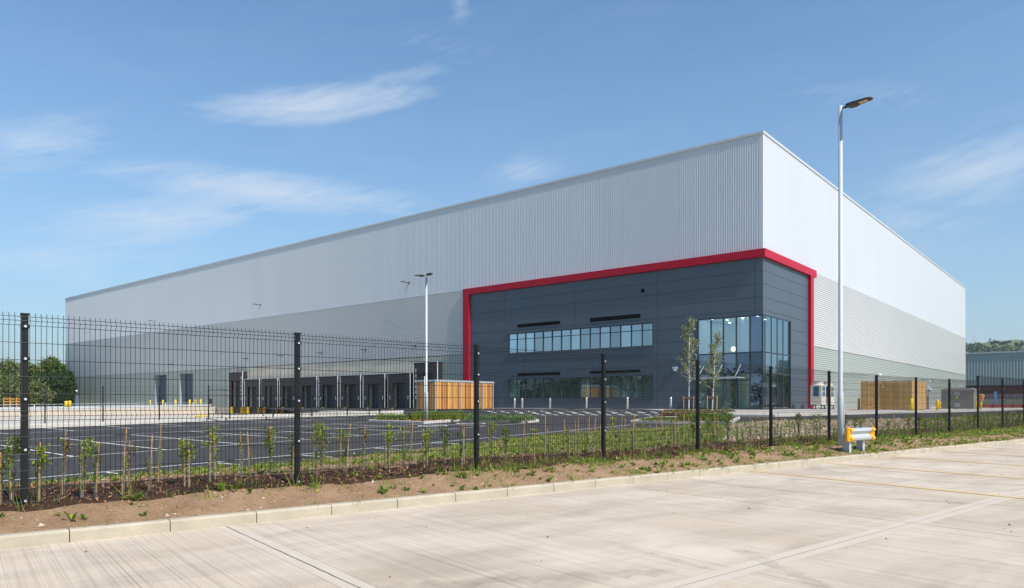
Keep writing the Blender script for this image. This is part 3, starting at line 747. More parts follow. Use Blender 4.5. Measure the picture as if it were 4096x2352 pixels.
# red frame
PJ = 0.30
mb = MB()
cbox(mb, -PJ, aF1, -PJ, 0.05, Z1 - FT, Z1 + 0.03); cbox(mb, -PJ, 0.05, 0.05, bF1, Z1 - FT, Z1 + 0.03)
aP = FL(1873.8, b=-PJ)[0]
cbox(mb, aP, aF1, -PJ, 0.05, ZF - 0.05, Z1 - FT)
bP = FR(3244.2, a=-PJ)[0]; bQ = FR(3253.7, a=-PJ)[0]
cbox(mb, -PJ, 0.05, bP, bQ, ZF - 0.05, Z1 - FT)
mb.build('red_frame', M['red'], wh)

# openings in the dark office walls
ZI = Z1 - FT                                       # underside of the frame
def zz3(x, y, b=0.0): return FL(1600 + x * .4038, 1176 + y * .4038, b)
def zz4(x, y, b=0.0): return FL(2400 + x * .4038, 1176 + y * .4038, b)
w0a, w0z1 = zz3(2508, 283); w1a, _ = zz3(1078, 390)
_, w0z0 = zz3(2508, 514); _, w2z1 = zz3(2508, 803); _, w2z0 = zz3(2508, 1030)
cw0 = 0.0; cw1 = zz4(965, 240)[0]; cwz = zz4(1590, 200)[1]; bw1 = FR(2400 + 1885 * .4038)[0]
op_long = [(w0a, w1a, w0z0, w0z1), (w0a, w1a, w2z0, w2z1), (0.0, cw1, ZF, cwz)]
lv = []
for x0, x1, yb, yt in ((1165, 1590, 300, 264), (1885, 2385, 238, 194), (1165, 1590, 803, 771), (1885, 2385, 776, 747)):
    a_hi = zz3(x0, 0)[0]; a_lo, z_lo = zz3(x1, yb); _, z_hi = zz3(x1, yt)
    lv.append((a_lo, a_hi, z_lo, z_hi))
vx0 = FL(1800 + 2193 * .3549, 950 + 618 * .3549); vx1 = FL(1800 + 2157 * .3549, 950 + 580 * .3549)
vent = (vx0[0], vx1[0], vx0[1], vx1[1] + .0)
op_long += lv + [vent]
def panels(mb, fac, joints_t, joints_z, ops, gap=0.012, th=0.03):
    """flat panels with recessed joints, openings cut out"""
    for i in range(len(joints_t) - 1):
        for j in range(len(joints_z) - 1):
            t0, t1 = joints_t[i] + gap, joints_t[i + 1] - gap; z0, z1 = joints_z[j] + gap, joints_z[j + 1] - gap
            T = sorted({t0, t1} | {min(max(o[k], t0), t1) for o in ops for k in (0, 1)}); Zs = sorted({z0, z1} | {min(max(o[k], z0), z1) for o in ops for k in (2, 3)})
            for p, q in zip(T[:-1], T[1:]):
                for r_, s_ in zip(Zs[:-1], Zs[1:]):
                    if q - p < 1e-4 or s_ - r_ < 1e-4: continue
                    cm, cz = (p + q) / 2, (r_ + s_) / 2
                    if any(o[0] < cm < o[1] and o[2] < cz < o[3] for o in ops): continue
                    if fac == 'A': mb.quad(W(p, -th, r_), W(q, -th, r_), W(q, -th, s_), W(p, -th, s_))
                    else: mb.quad(W(-th, p, r_), W(-th, q, r_), W(-th, q, s_), W(-th, p, s_))
                    for (e0, e1, z_) in ((p, q, r_), (p, q, s_)):
                        if fac == 'A': mb.quad(W(e0, 0, z_), W(e1, 0, z_), W(e1, -th, z_), W(e0, -th, z_))
                        else: mb.quad(W(0, e0, z_), W(0, e1, z_), W(-th, e1, z_), W(-th, e0, z_))
                    for e in (p, q):
                        if fac == 'A': mb.quad(W(e, 0, r_), W(e, 0, s_), W(e, -th, s_), W(e, -th, r_))
                        else: mb.quad(W(0, e, r_), W(0, e, s_), W(-th, e, s_), W(-th, e, r_))
jz = [ZF - .05] + [ZI - 1.07 * k for k in range(11, 0, -1) if ZI - 1.07 * k > ZF + .3] + [ZI]
mb = MB()
ja = [-0.03, FL(3020)[0], FL(2630.5)[0], FL(2300)[0], FL(2018)[0], aF1]
panels(mb, 'A', ja, jz, op_long)
mb.build('office_panel', M['anth'], wh)
mb = MB()
jb = [-0.03, FR(3059)[0], FR(3158.6)[0], bF1]
panels(mb, 'B', jb, jz, [(-0.03, bw1, ZF - 1, cwz)])
mb.build('office_panel', M['anth'], wh)
def backing(mb, fac, t0, t1, z0, z1, ops, n=0.0):
    T = sorted({t0, t1} | {min(max(o[k], t0), t1) for o in ops for k in (0, 1)}); Zs = sorted({z0, z1} | {min(max(o[k], z0), z1) for o in ops for k in (2, 3)})
    for p, q in zip(T[:-1], T[1:]):
        for r_, s_ in zip(Zs[:-1], Zs[1:]):
            cm, cz = (p + q) / 2, (r_ + s_) / 2
            if any(o[0] < cm < o[1] and o[2] < cz < o[3] for o in ops): continue
            if fac == 'A': mb.quad(W(p, n, r_), W(q, n, r_), W(q, n, s_), W(p, n, s_))
            else: mb.quad(W(n, p, r_), W(n, q, r_), W(n, q, s_), W(n, p, s_))
mb = MB(); backing(mb, 'A', 0.0, aF1, ZF - .05, Z1, op_long, 0.002); backing(mb, 'B', 0.0, bF1, ZF - .05, Z1, [(-0.1, bw1, ZF - 1, cwz)], 0.002)
mb.build('panel_backing', M['anth_joint'], wh)

def ribbon_window(a0, a1, z0, z1, n, tfrac, name, glass):
    fr = MB(); d = -0.02
    cbox(fr, a0, a1, d - .03, 0.10, z0, z0 + 0.07); cbox(fr, a0, a1, d - .03, 0.10, z1 - 0.07, z1)
    for i in range(n + 1):
        c = a0 + (a1 - a0) * i / n; c = min(max(c, a0 + .035), a1 - .035)
        cbox(fr, c - 0.035, c + 0.035, d - .028, 0.10, z0 + .07, z1 - .07)
    zt = z1 - (z1 - z0) * tfrac
    for i in range(n):
        c0, c1 = a0 + (a1 - a0) * i / n + .036, a0 + (a1 - a0) * (i + 1) / n - .036
        cbox(fr, c0, c1, d - .02, 0.09, zt - .03, zt + .03)
    w = fr.build(name, M['frame'], wh)
    tag(w, 'upper ribbon window' if z0 > CZ + 3 else 'lower ribbon window')
    sl = MB(); cbox(sl, a0 - .15, a1 + .15, -0.12, -0.032, z0 - .09, z0 - .002); sl.build('sill', M['anth'], w)
    sl = MB(); cbox(sl, a0 - .15, a1 + .15, -0.10, -0.032, z1 + .002, z1 + .08); sl.build('head_flashing', M['anth'], w)
    for i in range(n):
        c0, c1 = a0 + (a1 - a0) * i / n + .034, a0 + (a1 - a0) * (i + 1) / n - .034
        g = MB(); g.quad(W(c0, .03, z0 + .06), W(c1, .03, z0 + .06), W(c1, .03, z1 - .06), W(c0, .03, z1 - .06)); g.build('glass_pane', glass, w)
ribbon_window(w0a, w1a, w0z0, w0z1, 15, 0.30, 'ribbon_window', M['glass'])
ribbon_window(w0a, w1a, w2z0, w2z1, 15, 0.28, 'ribbon_window', M['glass_low'])
# louvres
for k, (a0, a1, z0, z1) in enumerate(lv + [vent]):
    m_ = MB(); n = 5 if k < 4 else 3
    for i in range(n):
        zc = z0 + (z1 - z0) * (i + .5) / n; h = (z1 - z0) / n
        m_.hexa([W(a0, -.045, zc - h * .42), W(a1, -.045, zc - h * .42), W(a1, .05, zc + h * .1), W(a0, .05, zc + h * .1)] + [W(a0, -.045, zc - h * .34), W(a1, -.045, zc - h * .34), W(a1, .05, zc + h * .18), W(a0, .05, zc + h * .18)])
    m_.quad(W(a0, .08, z0), W(a1, .08, z0), W(a1, .08, z1), W(a0, .08, z1))
    f_ = m_.build('louvre', M['black'], wh)
    r_ = MB(); e = .09
    cbox(r_, a0 - e, a1 + e, -.05, -.032, z1, z1 + e); cbox(r_, a0 - e, a1 + e, -.05, -.032, z0 - e, z0); cbox(r_, a0 - e, a0, -.05, -.032, z0, z1); cbox(r_, a1, a1 + e, -.05, -.032, z0, z1)
    r_.build('louvre_frame', M['anth'], f_)

# glazed entrance corner
mul_a = [0.04] + [zz4(x, 0)[0] for x in (1485, 1350, 1222, 1100)] + [cw1 - .05]
mul_b = [0.04] + [FR(2400 + x * .4038)[0] for x in (1635, 1697, 1755, 1813, 1868)] + [bw1 - .05]
zt1 = zz4(1590, 573)[1]; zt2 = FL(2700 + 1670 * .1786, 1440 + 292 * .1786)[1]; zdh = FL(2700 + 1670 * .1786, 1440 + 448 * .1786)[1]
fr = MB()
for a in mul_a[1:]: cbox(fr, a - .04, a + .04, -.06, .12, ZF, cwz)
for b in mul_b[1:]: cbox(fr, -.03, .03, b - .04, b + .04, ZF, cwz)
cbox(fr, -.06, .06, -.06, .06, ZF, cwz)
for z in (ZF + .06, zt1, zt2, cwz - .06):
    cbox(fr, .06, cw1, -.05, .11, z - .05, z + .05); cbox(fr, -.025, .025, .06, bw1, z - .05, z + .05)
for a0, a1 in zip(mul_a[1:-1], mul_a[2:]): cbox(fr, a0 + .04, a1 - .04, -.045, .10, zdh - .05, zdh + .05)
cbox(fr, cw1 - .09, cw1, -.062, .1, ZF, cwz); cbox(fr, -.062, .1, bw1 - .09, bw1, ZF, cwz)
cwf = fr.build('entrance_glazing', M['frame'], wh); cwf['label'] = 'double-height glazed entrance corner'
lv_z = [ZF + .1, zdh, zt2, zt1, cwz - .1]
for i, (a0, a1) in enumerate(zip(mul_a[:-1], mul_a[1:])):
    for j, (z0, z1) in enumerate(((ZF + .1, zt2), (zt2, zt1), (zt1, cwz - .1))):
        g = MB(); g.quad(W(a0, .03, z0), W(a1, .03, z0), W(a1, .03, z1), W(a0, .03, z1)); g.build('glass_pane', M['spandrel'] if (i == 0 or j == 1) else (M['glass'] if j else M['glass_low']), cwf)
for i, (b0, b1) in enumerate(zip(mul_b[:-1], mul_b[1:])):
    for j, (z0, z1) in enumerate(((ZF + .1, zt2), (zt2, zt1), (zt1, cwz - .1))):
        g = MB(); g.quad(W(.005, b0, z0), W(.005, b1, z0), W(.005, b1, z1), W(.005, b0, z1)); g.build('glass_pane', M['glass'] if j else M['glass_low'], cwf)
for px0, px1 in ((2892, 2905), (2841, 2850)):
    a1_, a0_ = FL(px0)[0], FL(px1)[0]
    m_ = MB(); cbox(m_, a0_, a1_, -.055, .1, ZF, zdh); cbox(m_, a0_ + .09, a0_ + .12, -.10, -.055, ZF + .8, ZF + 1.2); m_.build('door_stile', M['door'], cwf)
# canopy with tie rods
ca0, _ = FL(2962, b=-1.0); ca1, _ = FL(2796, b=-0.3); zc = zdh + .16
cn = MB(); cbox(cn, ca0, ca1, -1.5, -.06, zc, zc + .07); cbox(cn, ca0, ca1, -1.52, -1.5, zc - .05, zc + .10); cn_o = cn.build('canopy', M['galv_pale'], wh)
for k in range(3):
    a = ca0 + .35 + (ca1 - ca0 - .7) * k / 2
    m_ = MB().tube([W(a, -1.3, zc + .07), W(a, -.05, zc + 1.15)], .03, 6); m_.build('tie_rod', M['galv_pale'], cn_o)
# rooms behind the glass
zm = (w2z1 + w0z0) / 2
rm = MB()
D_ = 5.5
for z0, z1, hi in ((ZF, zm - .15, 0), (zm + .15, w0z1 + .35, 1)):
    rm.quad(W(cw1 + .3, D_, z0), W(aF1, D_, z0), W(aF1, D_, z1), W(cw1 + .3, D_, z1))
    rm.quad(W(cw1 + .3, .15, z1), W(aF1, .15, z1), W(aF1, D_, z1), W(cw1 + .3, D_, z1))
for z0, z1, al in ((zm + .15, w0z1 + .35, (w1a + .1, w0a + (w1a - w0a) * .47, w0a + .3)), (ZF, zm - .15, (w1a + .1, w0a + (w1a - w0a) * .47))):
    for a in al: cbox(rm, a - .07, a + .07, .2, D_, z0, z1)
# pale blinds or partition walls close to the glass
n15 = (w1a - w0a) / 15
cbox(rm, w0a + n15 * 14.1, w0a + n15 * 14.95, .5, .6, zm + .15, w0z1 + .3); cbox(rm, w0a + n15 * 6.2, w0a + n15 * 6.9, .6, .7, zm + .15, w0z1 + .3)
cbox(rm, w0a + n15 * 14.1, w0a + n15 * 14.95, .5, .6, ZF, zm - .3); cbox(rm, w0a + n15 * 6.2, w0a + n15 * 6.9, .6, .7, ZF, zm - .3)
rm.quad(W(0.6, 7.5, ZF), W(cw1 + 2, 7.5, ZF), W(cw1 + 2, 7.5, cwz + .2), W(0.6, 7.5, cwz + .2))
rm.quad(W(0.2, .2, cwz + .1), W(cw1, .2, cwz + .1), W(cw1, 9, cwz + .1), W(0.2, 9, cwz + .1))
rm.quad(W(cw1 + .2, .2, ZF), W(cw1 + .2, 7.5, ZF), W(cw1 + .2, 7.5, cwz), W(cw1 + .2, .2, cwz))
for x0, x1 in ((2803, 2826), (2852, 2892), (2906, 2922), (2953, 2998)):
    p1_, p0_ = FL(x0, b=2.0)[0], FL(x1, b=2.0)[0]; cbox(rm, p0_, p1_, 2.0, 2.1, ZF, zdh + .8)
cbox(rm, mul_a[1] + .1, cw1, 1.2, 7.2, zt2 + .1, zt2 + .45)
cbox(rm, 2.6, 2.75, 2.0, 7.0, zt2 + .5, cwz)
cbox(rm, 1.9, 2.0, 1.5, 2.6, ZF, zt2); cbox(rm, 1.9, 2.0, 5.6, 6.6, ZF, zt2)
rm.build('interior_wall', M['room_wall'], wh)
rf_ = MB()
for z in (ZF - .02, zm + .13): rf_.quad(W(.2, .15, z), W(aF1, .15, z), W(aF1, D_, z), W(.2, D_, z)) if z < zm else rf_.quad(W(cw1 + .2, .15, z), W(aF1, .15, z), W(aF1, D_, z), W(cw1 + .2, D_, z))
rf_.quad(W(.2, D_, ZF - .02), W(cw1, D_, ZF - .02), W(cw1, 9, ZF - .02), W(.2, 9, ZF - .02))
rf_.quad(W(0.3, 12, ZF), W(aF1, 12, ZF), W(aF1, 12, Z1), W(0.3, 12, Z1)); rf_.quad(W(aF1 + .3, .2, ZF), W(aF1 + .3, 12, ZF), W(aF1 + .3, 12, Z1), W(aF1 + .3, .2, Z1))
rf_.quad(W(.3, 9, ZF), W(.3, 12, ZF), W(.3, 12, Z1), W(.3, 9, Z1)); rf_.quad(W(.3, .3, cwz + .12), W(aF1, .3, cwz + .12), W(aF1, 12, cwz + .12), W(.3, 12, cwz + .12))
rf_.build('interior_floor', M['room_floor'], wh)
wd = MB(); cbox(wd, 2.2, 2.3, 2.7, 5.5, ZF, ZF + 2.6); wd.build('interior_door', M['wood_door'], wh)
dk = MB(); dk.quad(W(w0a + .2, 2.6, ZF), W(w0a + n15 * 6, 2.6, ZF), W(w0a + n15 * 6, 2.6, zm - .4), W(w0a + .2, 2.6, zm - .4)); dk.build('interior_partition', M['room_wall'], wh)
for a, b in ((1.2, 2), (2.6, 2.4), (4.2, 2.8), (3.4, 4.5), (5.3, 2.0), (1.6, 4.8), (4.9, 5.0)):
    m_ = MB(); c = Vector(W(a, b, cwz + .06)); m_.poly([(c.x + .10 * math.cos(t * .785), c.y + .10 * math.sin(t * .785), c.z) for t in range(8)]); m_.build('ceiling_light', M['ceil_light'], wh)
q_ = Vector(W(FL(2934, b=3.0)[0], 3.0, FL(2934, 1396, b=3.0)[1])); m_ = MB()
m_.tube([q_, q_ + Vector((-B[0] * .06, -B[1] * .06, 0))], .22, 16); m_.build('wall_lamp', emis('warm_lamp', (1, .8, .5), 3.0), wh)

# docks
zYd = CZ - 1.69
mb = MB()
mb.quad(W(aDk0, .02, Z2 - .06), W(aDk1, .02, Z2 - .06), W(aDk1, .02, zYd - .3), W(aDk0, .02, zYd - .3))
cbox(mb, aDk1, aWall + 2, -.02, .5, zYd - .5, ZF - .12)
cbox(mb, aF1 + .02, aDk0, .0, .5, zYd - .5, ZF - .10)
mb.build('dock_wall', M['dockc'], wh)
def z2(x, y, b=0.0): return FL(800 + x * .4038, 1176 + y * .4038, b)
PB = -0.75
shel = [(281, 420, 775, 1), (442, 588, 850, 0), (610, 768, 841, 0), (788, 944, 832, 0), (975, 1155, 824, 0), (1178, 1362, 820, 0), (1390, 1588, 812, 0), (1617, 1828, 801, 0), (1860, 2080, 797, 0), (2117, 2350, 685, 2)]
ztop_n = z2(1828, 793, PB)[1]; ztop_t = z2(2350, 670, PB)[1]
for x0, x1, yt, tall in shel:
    a1, _ = z2(x0, 0, PB); a0, _ = z2(x1, 0, PB); zt = ztop_t if tall else ztop_n
    zb = ZF - .02
    w_ = a1 - a0
    s_ = MB(); oa0, oa1, oz = a0 + w_ * .20, a1 - w_ * .20, zt - (1.25 if tall else 1.12)
    # side and top boxes as deep walls
    cbox(s_, a0, a0 + .06, PB + .04, 0, zb, zt); cbox(s_, a1 - .06, a1, PB + .04, 0, zb, zt); cbox(s_, a0 + .06, a1 - .06, PB + .04, 0, zt - .06, zt)
    so = s_.build('dock_shelter', M['shelter_side'], wh)
    c_ = MB(); cbox(c_, a0, oa0, PB, PB + .04, zb, zt); cbox(c_, oa1, a1, PB, PB + .04, zb, zt); cbox(c_, oa0, oa1, PB, PB + .04, oz, zt)
    c_.build('curtain', M['shelter'], so)
    e_ = MB(); cbox(e_, a0 - .05, a1 + .05, PB - .03, PB + .05, zt, zt + .06); cbox(e_, a0 - .05, a0, PB - .03, PB + .05, zb, zt); cbox(e_, a1, a1 + .05, PB - .03, PB + .05, zb, zt)
    e_.build('edge_trim', M['white'], so)
    d_ = MB(); cbox(d_, oa0 + .2, oa1 + .02, -.03, .01, zb, oz + .35)
    for k in range(7): cbox(d_, oa0 + .2, oa1 + .02, -.037, -.03, zb + .45 * k, zb + .45 * k + .015)
    d_.build('dock_door', M['dockdoor'], so)
    k_ = MB(); nm = 6 if tall else 1
    for k in range(nm):
        z0 = zb + 1.0 + (k * .62 if tall else 0); z1 = z0 + .42
        if tall != 2: k_ = MB(); cbox(k_, a0 + w_ * .08, a0 + w_ * .08 + .10, PB - .012, PB - .003, z0, z1); k_.build('guide_mark', M['white'], so)
        if tall != 1: k_ = MB(); cbox(k_, a1 - w_ * .08 - .1, a1 - w_ * .08, PB - .012, PB - .003, z0, z1); k_.build('guide_mark', M['white'], so)
    l_ = MB(); cbox(l_, a0 + .12, a0 + .5, PB - .012, PB - .003, zt - .35, zt - .26); cbox(l_, a0 + .12, a0 + .3, PB - .012, PB - .003, zt - .43, zt - .39); l_.build('maker_mark', M['redtext'], so)
    for am in (oa0 - .45, oa1 + .15):
        b_ = MB(); cbox(b_, am, am + .36, -.62, -.04, ZF - 1.0, ZF - .04); b_.build('bumper', M['yellow'], so)
    p_ = MB(); cbox(p_, oa0 - .15, oa1 + .1, -.30, -.03, ZF - .9, ZF - .03); p_.build('leveller_pit', M['black'], so)
# level-access doors with deep reveals
for d0, d1 in doors:
    m_ = MB(); cbox(m_, d0, d1, .87, .89, ZF, zDoor)
    for k in range(9): cbox(m_, d0, d1, .86, .87, ZF + .5 * k, ZF + .5 * k + .02)
    o_ = m_.build('roller_door', M['door'], wh)
    r_ = MB(); cbox(r_, d0 - .05, d0, -.06, .87, ZF, zDoor); cbox(r_, d1, d1 + .05, -.06, .87, ZF, zDoor); cbox(r_, d0 - .05, d1 + .05, -.06, .87, zDoor, zDoor + .05); r_.build('reveal', M['reveal'], o_)
# small fittings on the dark wall
m_ = MB(); a_, z_ = zz4(747, 735); m_.hexa([W(a_ - .12, -.16, z_ - .25), W(a_ + .12, -.16, z_ - .25), W(a_ + .12, -.03, z_ - .25), W(a_ - .12, -.03, z_ - .25)] + [W(a_ - .2, -.2, z_ + .12), W(a_ + .2, -.2, z_ + .12), W(a_ + .2, -.03, z_ + .12), W(a_ - .2, -.03, z_ + .12)])
m_.build('alarm_box', M['white'], wh)
m_ = MB(); a_, z_ = zz4(770, 950); cbox(m_, a_ - 3.4, a_ - 3.15, -.12, -.03, z_, z_ + .35); m_.build('entry_panel', M['black'], wh)
for px_, py_ in ((3497, 1497), (3699, 1524), (3829, 1544)):
    b_, z_ = FR(px_, py_); m_ = MB(); m_.tube([W(-.05, b_, z_ - .2), W(-.35, b_, z_ - .05), W(-.55, b_, z_ + .02)], .06, 6); m_.tube([W(-.5, b_, z_ + .02), W(-.75, b_, z_ - .18)], [.12, .17], 8); m_.build('security_camera', M['white'], wh)

# luminaires on the long facade
def wall_light(px, py, big, label):
    a, z = FL(px, py); L_ = 1.25 if big else .75
    t = empty('wall_light', W(a, -.04, z), label, 'wall light', 'lights on the long warehouse wall')
    m_ = MB(); cbox(m_, a - .06, a + .06, -.10, -.038, z - .12, z + .14); m_.tube([W(a, -.08, z), W(a, -L_ * .45, z + .02)], .035, 6); m_.build('bracket', M['lamp_body'], t)
    m_ = MB(); w = .17; z += .02
    m_.hexa([W(a - .06, -L_ * .4, z - .05), W(a + .06, -L_ * .4, z - .05), W(a + w, -L_, z - .03), W(a - w, -L_, z - .03)][::-1] + [W(a - .06, -L_ * .4, z + .05), W(a + .06, -L_ * .4, z + .05), W(a + w, -L_, z + .03), W(a - w, -L_, z + .03)][::-1])
    m_.build('lamp_head', M['lamp_body'], t)
wl_data = [(1638, 1132, 1, 'third and nearest of the high wall lights, above the dock doors'), (1044, 1220, 1, 'second of the high wall lights, left of the double-headed lamp post'), (622, 1285, 1, 'farthest high wall light, nearest the left end of the warehouse')]
lows = [(693, 1456.6), (989, 1434.7), (1131, 1424), (1287, 1413), (1464, 1400), (1664, 1385)]
ords = ['leftmost', 'second from the left', 'third from the left', 'third from the right', 'second from the right', 'rightmost']
for d in wl_data: wall_light(*d)
for (x, y), o_ in zip(lows, ords): wall_light(x, y, 0, 'small dark wall light above the docks, ' + o_ + ' of the low row')

# ladder inside the entrance
lad = empty('step_ladder', W(FL(2936, b=1.2)[0], 1.2, ZF), 'yellow step ladder standing behind the entrance glass', 'ladder')
la = FL(2936, b=1.2)[0]
for s in (-1, 1):
    m_ = MB(); m_.tube([W(la + .3 * s * .9 - .0, 1.1, ZF), W(la + .1 * s + .15, 1.35, ZF + 1.9)], .028, 6); m_.build('rail', M['warning'], lad)
m_ = MB()
for k in range(6): t = (k + .7) / 6.6; c = la + .15 * t; h = .27 * (1 - t) + .1 * t; cbox(m_, c - h, c + h, 1.1 + .25 * t, 1.16 + .25 * t, ZF + 1.9 * t, ZF + 1.9 * t + .03)
m_.build('rung', M['galv'], lad)

# ------------------------------------------------------------------ mesh fence along the bed
FD = np.array((0.7514, 0.6599)); FD /= np.linalg.norm(FD); FN = np.array((FD[1], -FD[0]))   # FN towards the yard
P0f = np.array((-5.07, 7.6))
def fpos(i): return P0f + FD * 3.0 * i
tops = {-1: 2.27, 0: 2.27, 1: 2.26, 2: 2.26, 3: 2.25, 4: 2.25, 5: 2.22, 6: 2.20, 7: 2.17, 8: 2.17, 9: 2.19, 10: 2.37, 11: 2.38, 12: 2.39, 13: 2.40, 14: 2.41, 15: 2.42, 16: 2.43, 17: 2.44, 18: 2.45}
NP = range(-1, 15)
hw = [0.01, 0.055, 0.10, 0.28, 0.457, 0.63, 0.81, 0.99, 1.04, 1.085, 1.257, 1.436, 1.61, 1.79, 1.93]   # below the top
fold = {0.055: 0.034, 1.04: 0.034}
def wire_quad(mb, pts, r):
    mb.tube([tuple(p) for p in pts], r, 4, cap=False)
def fence_panel_mesh(L_, d, n, off=0.034):
    """panel in local coordinates: start of bay at the origin, top at z=0"""
    mb = MB(); ex = Vector((d[0], d[1], 0)); en = Vector((n[0], n[1], 0)); r = 0.0029
    k = int(round((L_ - 0.08) / 0.05))
    zs = [(0.028, 0)] + [(-h, fold.get(h, 0)) for h in hw] + [(-1.97, 0)]
    for i in range(k + 1):
        x = 0.04 + (L_ - .08) * i / k
        wire_quad(mb, [ex * x + en * (off + o) + Vector((0, 0, z)) for z, o in zs], r)
    nf = len(mb.f)
    for h in hw:
        o = fold.get(h, 0) + off + r * 1.9
        mb.tube([ex * 0.0 + en * o + Vector((0, 0, -h)), ex * L_ + en * o + Vector((0, 0, -h))], r * 1.15, 8, cap=False)
    me = bpy.data.meshes.new('fence_panel'); me.from_pydata(mb.v, [], mb.f); me.materials.append(M['wire']); me.polygons.foreach_set('use_smooth', [True] * len(me.polygons)); me.update(); return me
def fence_post_parts(h, d, n):
    s = .03
    mb = MB(); mb.box((0, 0), tuple(d), tuple(n), -s, s, -s, s, -h, 0)
    mb.box((0, 0), tuple(d), tuple(n), -s * .45, s * .45, s, s + .006, -h, -.02)
    cp = MB(); cp.box((0, 0), tuple(d), tuple(n), -s - .006, s + .006, -s - .006, s + .008, 0.0, .018)
    return mb, cp
def local_obj(name, mb, m, parent, loc=(0, 0, 0)):
    me = bpy.data.meshes.new(name); me.from_pydata(mb.v, [], mb.f); me.materials.append(m); me.update()
    o = bpy.data.objects.new(name, me); scene.collection.objects.link(o); o.parent = parent; o.location = loc; return o
def link_obj(name, me, parent, loc=(0, 0, 0)):
    o = bpy.data.objects.new(name, me); scene.collection.objects.link(o); o.parent = parent; o.location = loc; return o
fence = empty('mesh_fence', (P0f[0], P0f[1], .3), 'long black V-mesh security fence running beside the concrete yard', 'fence')
fo = Vector((P0f[0], P0f[1], .3))
pm = fence_panel_mesh(3.0, FD, FN)
first_post = None
cl = MB(); cl.box((0, 0), tuple(FD), tuple(FN), -.036, .036, .036, .046, -.018, .018); clamp_me = None
bt = MB(); bt.tube([(FN[0] * .046, FN[1] * .046, 0), (FN[0] * .056, FN[1] * .056, 0)], .013, 8); bolt_me = None
for i in NP:
    p = fpos(i); loc = Vector((p[0], p[1], tops[i])) - fo
    if i < max(NP): link_obj('fence_panel', pm, fence, Vector((p[0], p[1], min(tops[i], tops[i] if abs(tops[i] - tops[i + 1]) < .1 else tops[i]) - .01)) - fo)
    if first_post is None:
        mb, cp = fence_post_parts(2.15, FD, FN); post = local_obj('fence_post', mb, M['fence'], fence, loc)
        c = local_obj('post_cap', cp, M['fence'], post)
        for h in (.12, .455, .875, 1.40, 1.93):
            if clamp_me is None:
                cc = local_obj('clamp', cl, M['fence'], post, (0, 0, -h)); clamp_me = cc.data
                bb = local_obj('bolt', bt, M['bolt'], post, (0, 0, -h)); bolt_me = bb.data
            else: link_obj('clamp', clamp_me, post, (0, 0, -h)); link_obj('bolt', bolt_me, post, (0, 0, -h))
        first_post = post
    else:
        q = first_post.copy(); scene.collection.objects.link(q); q.parent = fence; q.location = loc
        for ch in kids(first_post):
            r_ = ch.copy(); scene.collection.objects.link(r_); r_.parent = q

# second fence on the far verge
sf_px = [(-40, 1699), (180, 1692), (412, 1687), (637, 1680.5), (834, 1675), (919, 1672), (1092, 1667.5), (1247, 1664), (1389, 1659.5), (1519, 1656)]
tmp0 = AP(-40, 1699, .13); tmp1 = AP(1519, 1654.5, .13)
SD = (tmp1 - tmp0) / np.linalg.norm(tmp1 - tmp0); SN = np.array((SD[1], -SD[0]))
def on_line(px):                                   # point of the verge fence seen in photograph column px
    p = (px - HX) / F; t = (p * tmp0[1] - tmp0[0]) / (SD[0] - p * SD[1]); return tmp0 + SD * t
sfence = empty('mesh_fence', (*on_line(412), 0.4), 'black mesh fence with a gate on the verge beyond the parking bays', 'fence')
so_ = Vector(sfence.location)
spts = [on_line(px) for px, _ in sf_px]
for i, P in enumerate(spts):
    zb = verge_z(*P); tz = zb + 2.0
    mb = MB(); mb.box((0, 0), tuple(SD), tuple(SN), -.035, .035, -.035, .035, -2.05, 0)
    for h in (.2, .5, 1.0, 1.5, 1.9): pass
    po = local_obj('fence_post', mb, M['fence'], sfence, Vector((P[0], P[1], tz)) - so_)
    for h in (.2, .45, .95, 1.45, 1.85): link_obj('bolt', bolt_me, po, (0, 0, -h))
    if i < len(spts) - 1:
        L_ = float(np.linalg.norm(spts[i + 1] - P)); Q = spts[i + 1]; dd = (Q - P) / L_
        mb = MB(); k = int(L_ / .1)
        for j in range(1, k):
            c = P + dd * (L_ * j / k); mb.tube([(c[0], c[1], tz - .02), (c[0], c[1], zb + .05)], .003, 3, cap=False)
        for h in (.05, .3, .65, 1.0, 1.35, 1.7, 1.93): mb.tube([(*P, tz - h), (*Q, verge_z(*Q) + 2.0 - h)], .003, 3, cap=False)
        if 4 == i:
            for e in ((P, .25), (P, 1.7)): mb.tube([(*P, tz - e[1]), (*Q, tz - e[1])], .02, 4)
        mb.build('gate_leaf' if i == 4 else 'fence_panel', M['wire'], sfence)
mb = MB(); P = spts[4]; mb.box(tuple(P), tuple(SD), tuple(SN), .04, .2, -.05, .05, verge_z(*P) + .9, verge_z(*P) + 1.2); mb.build('gate_lock', M['black'], sfence)

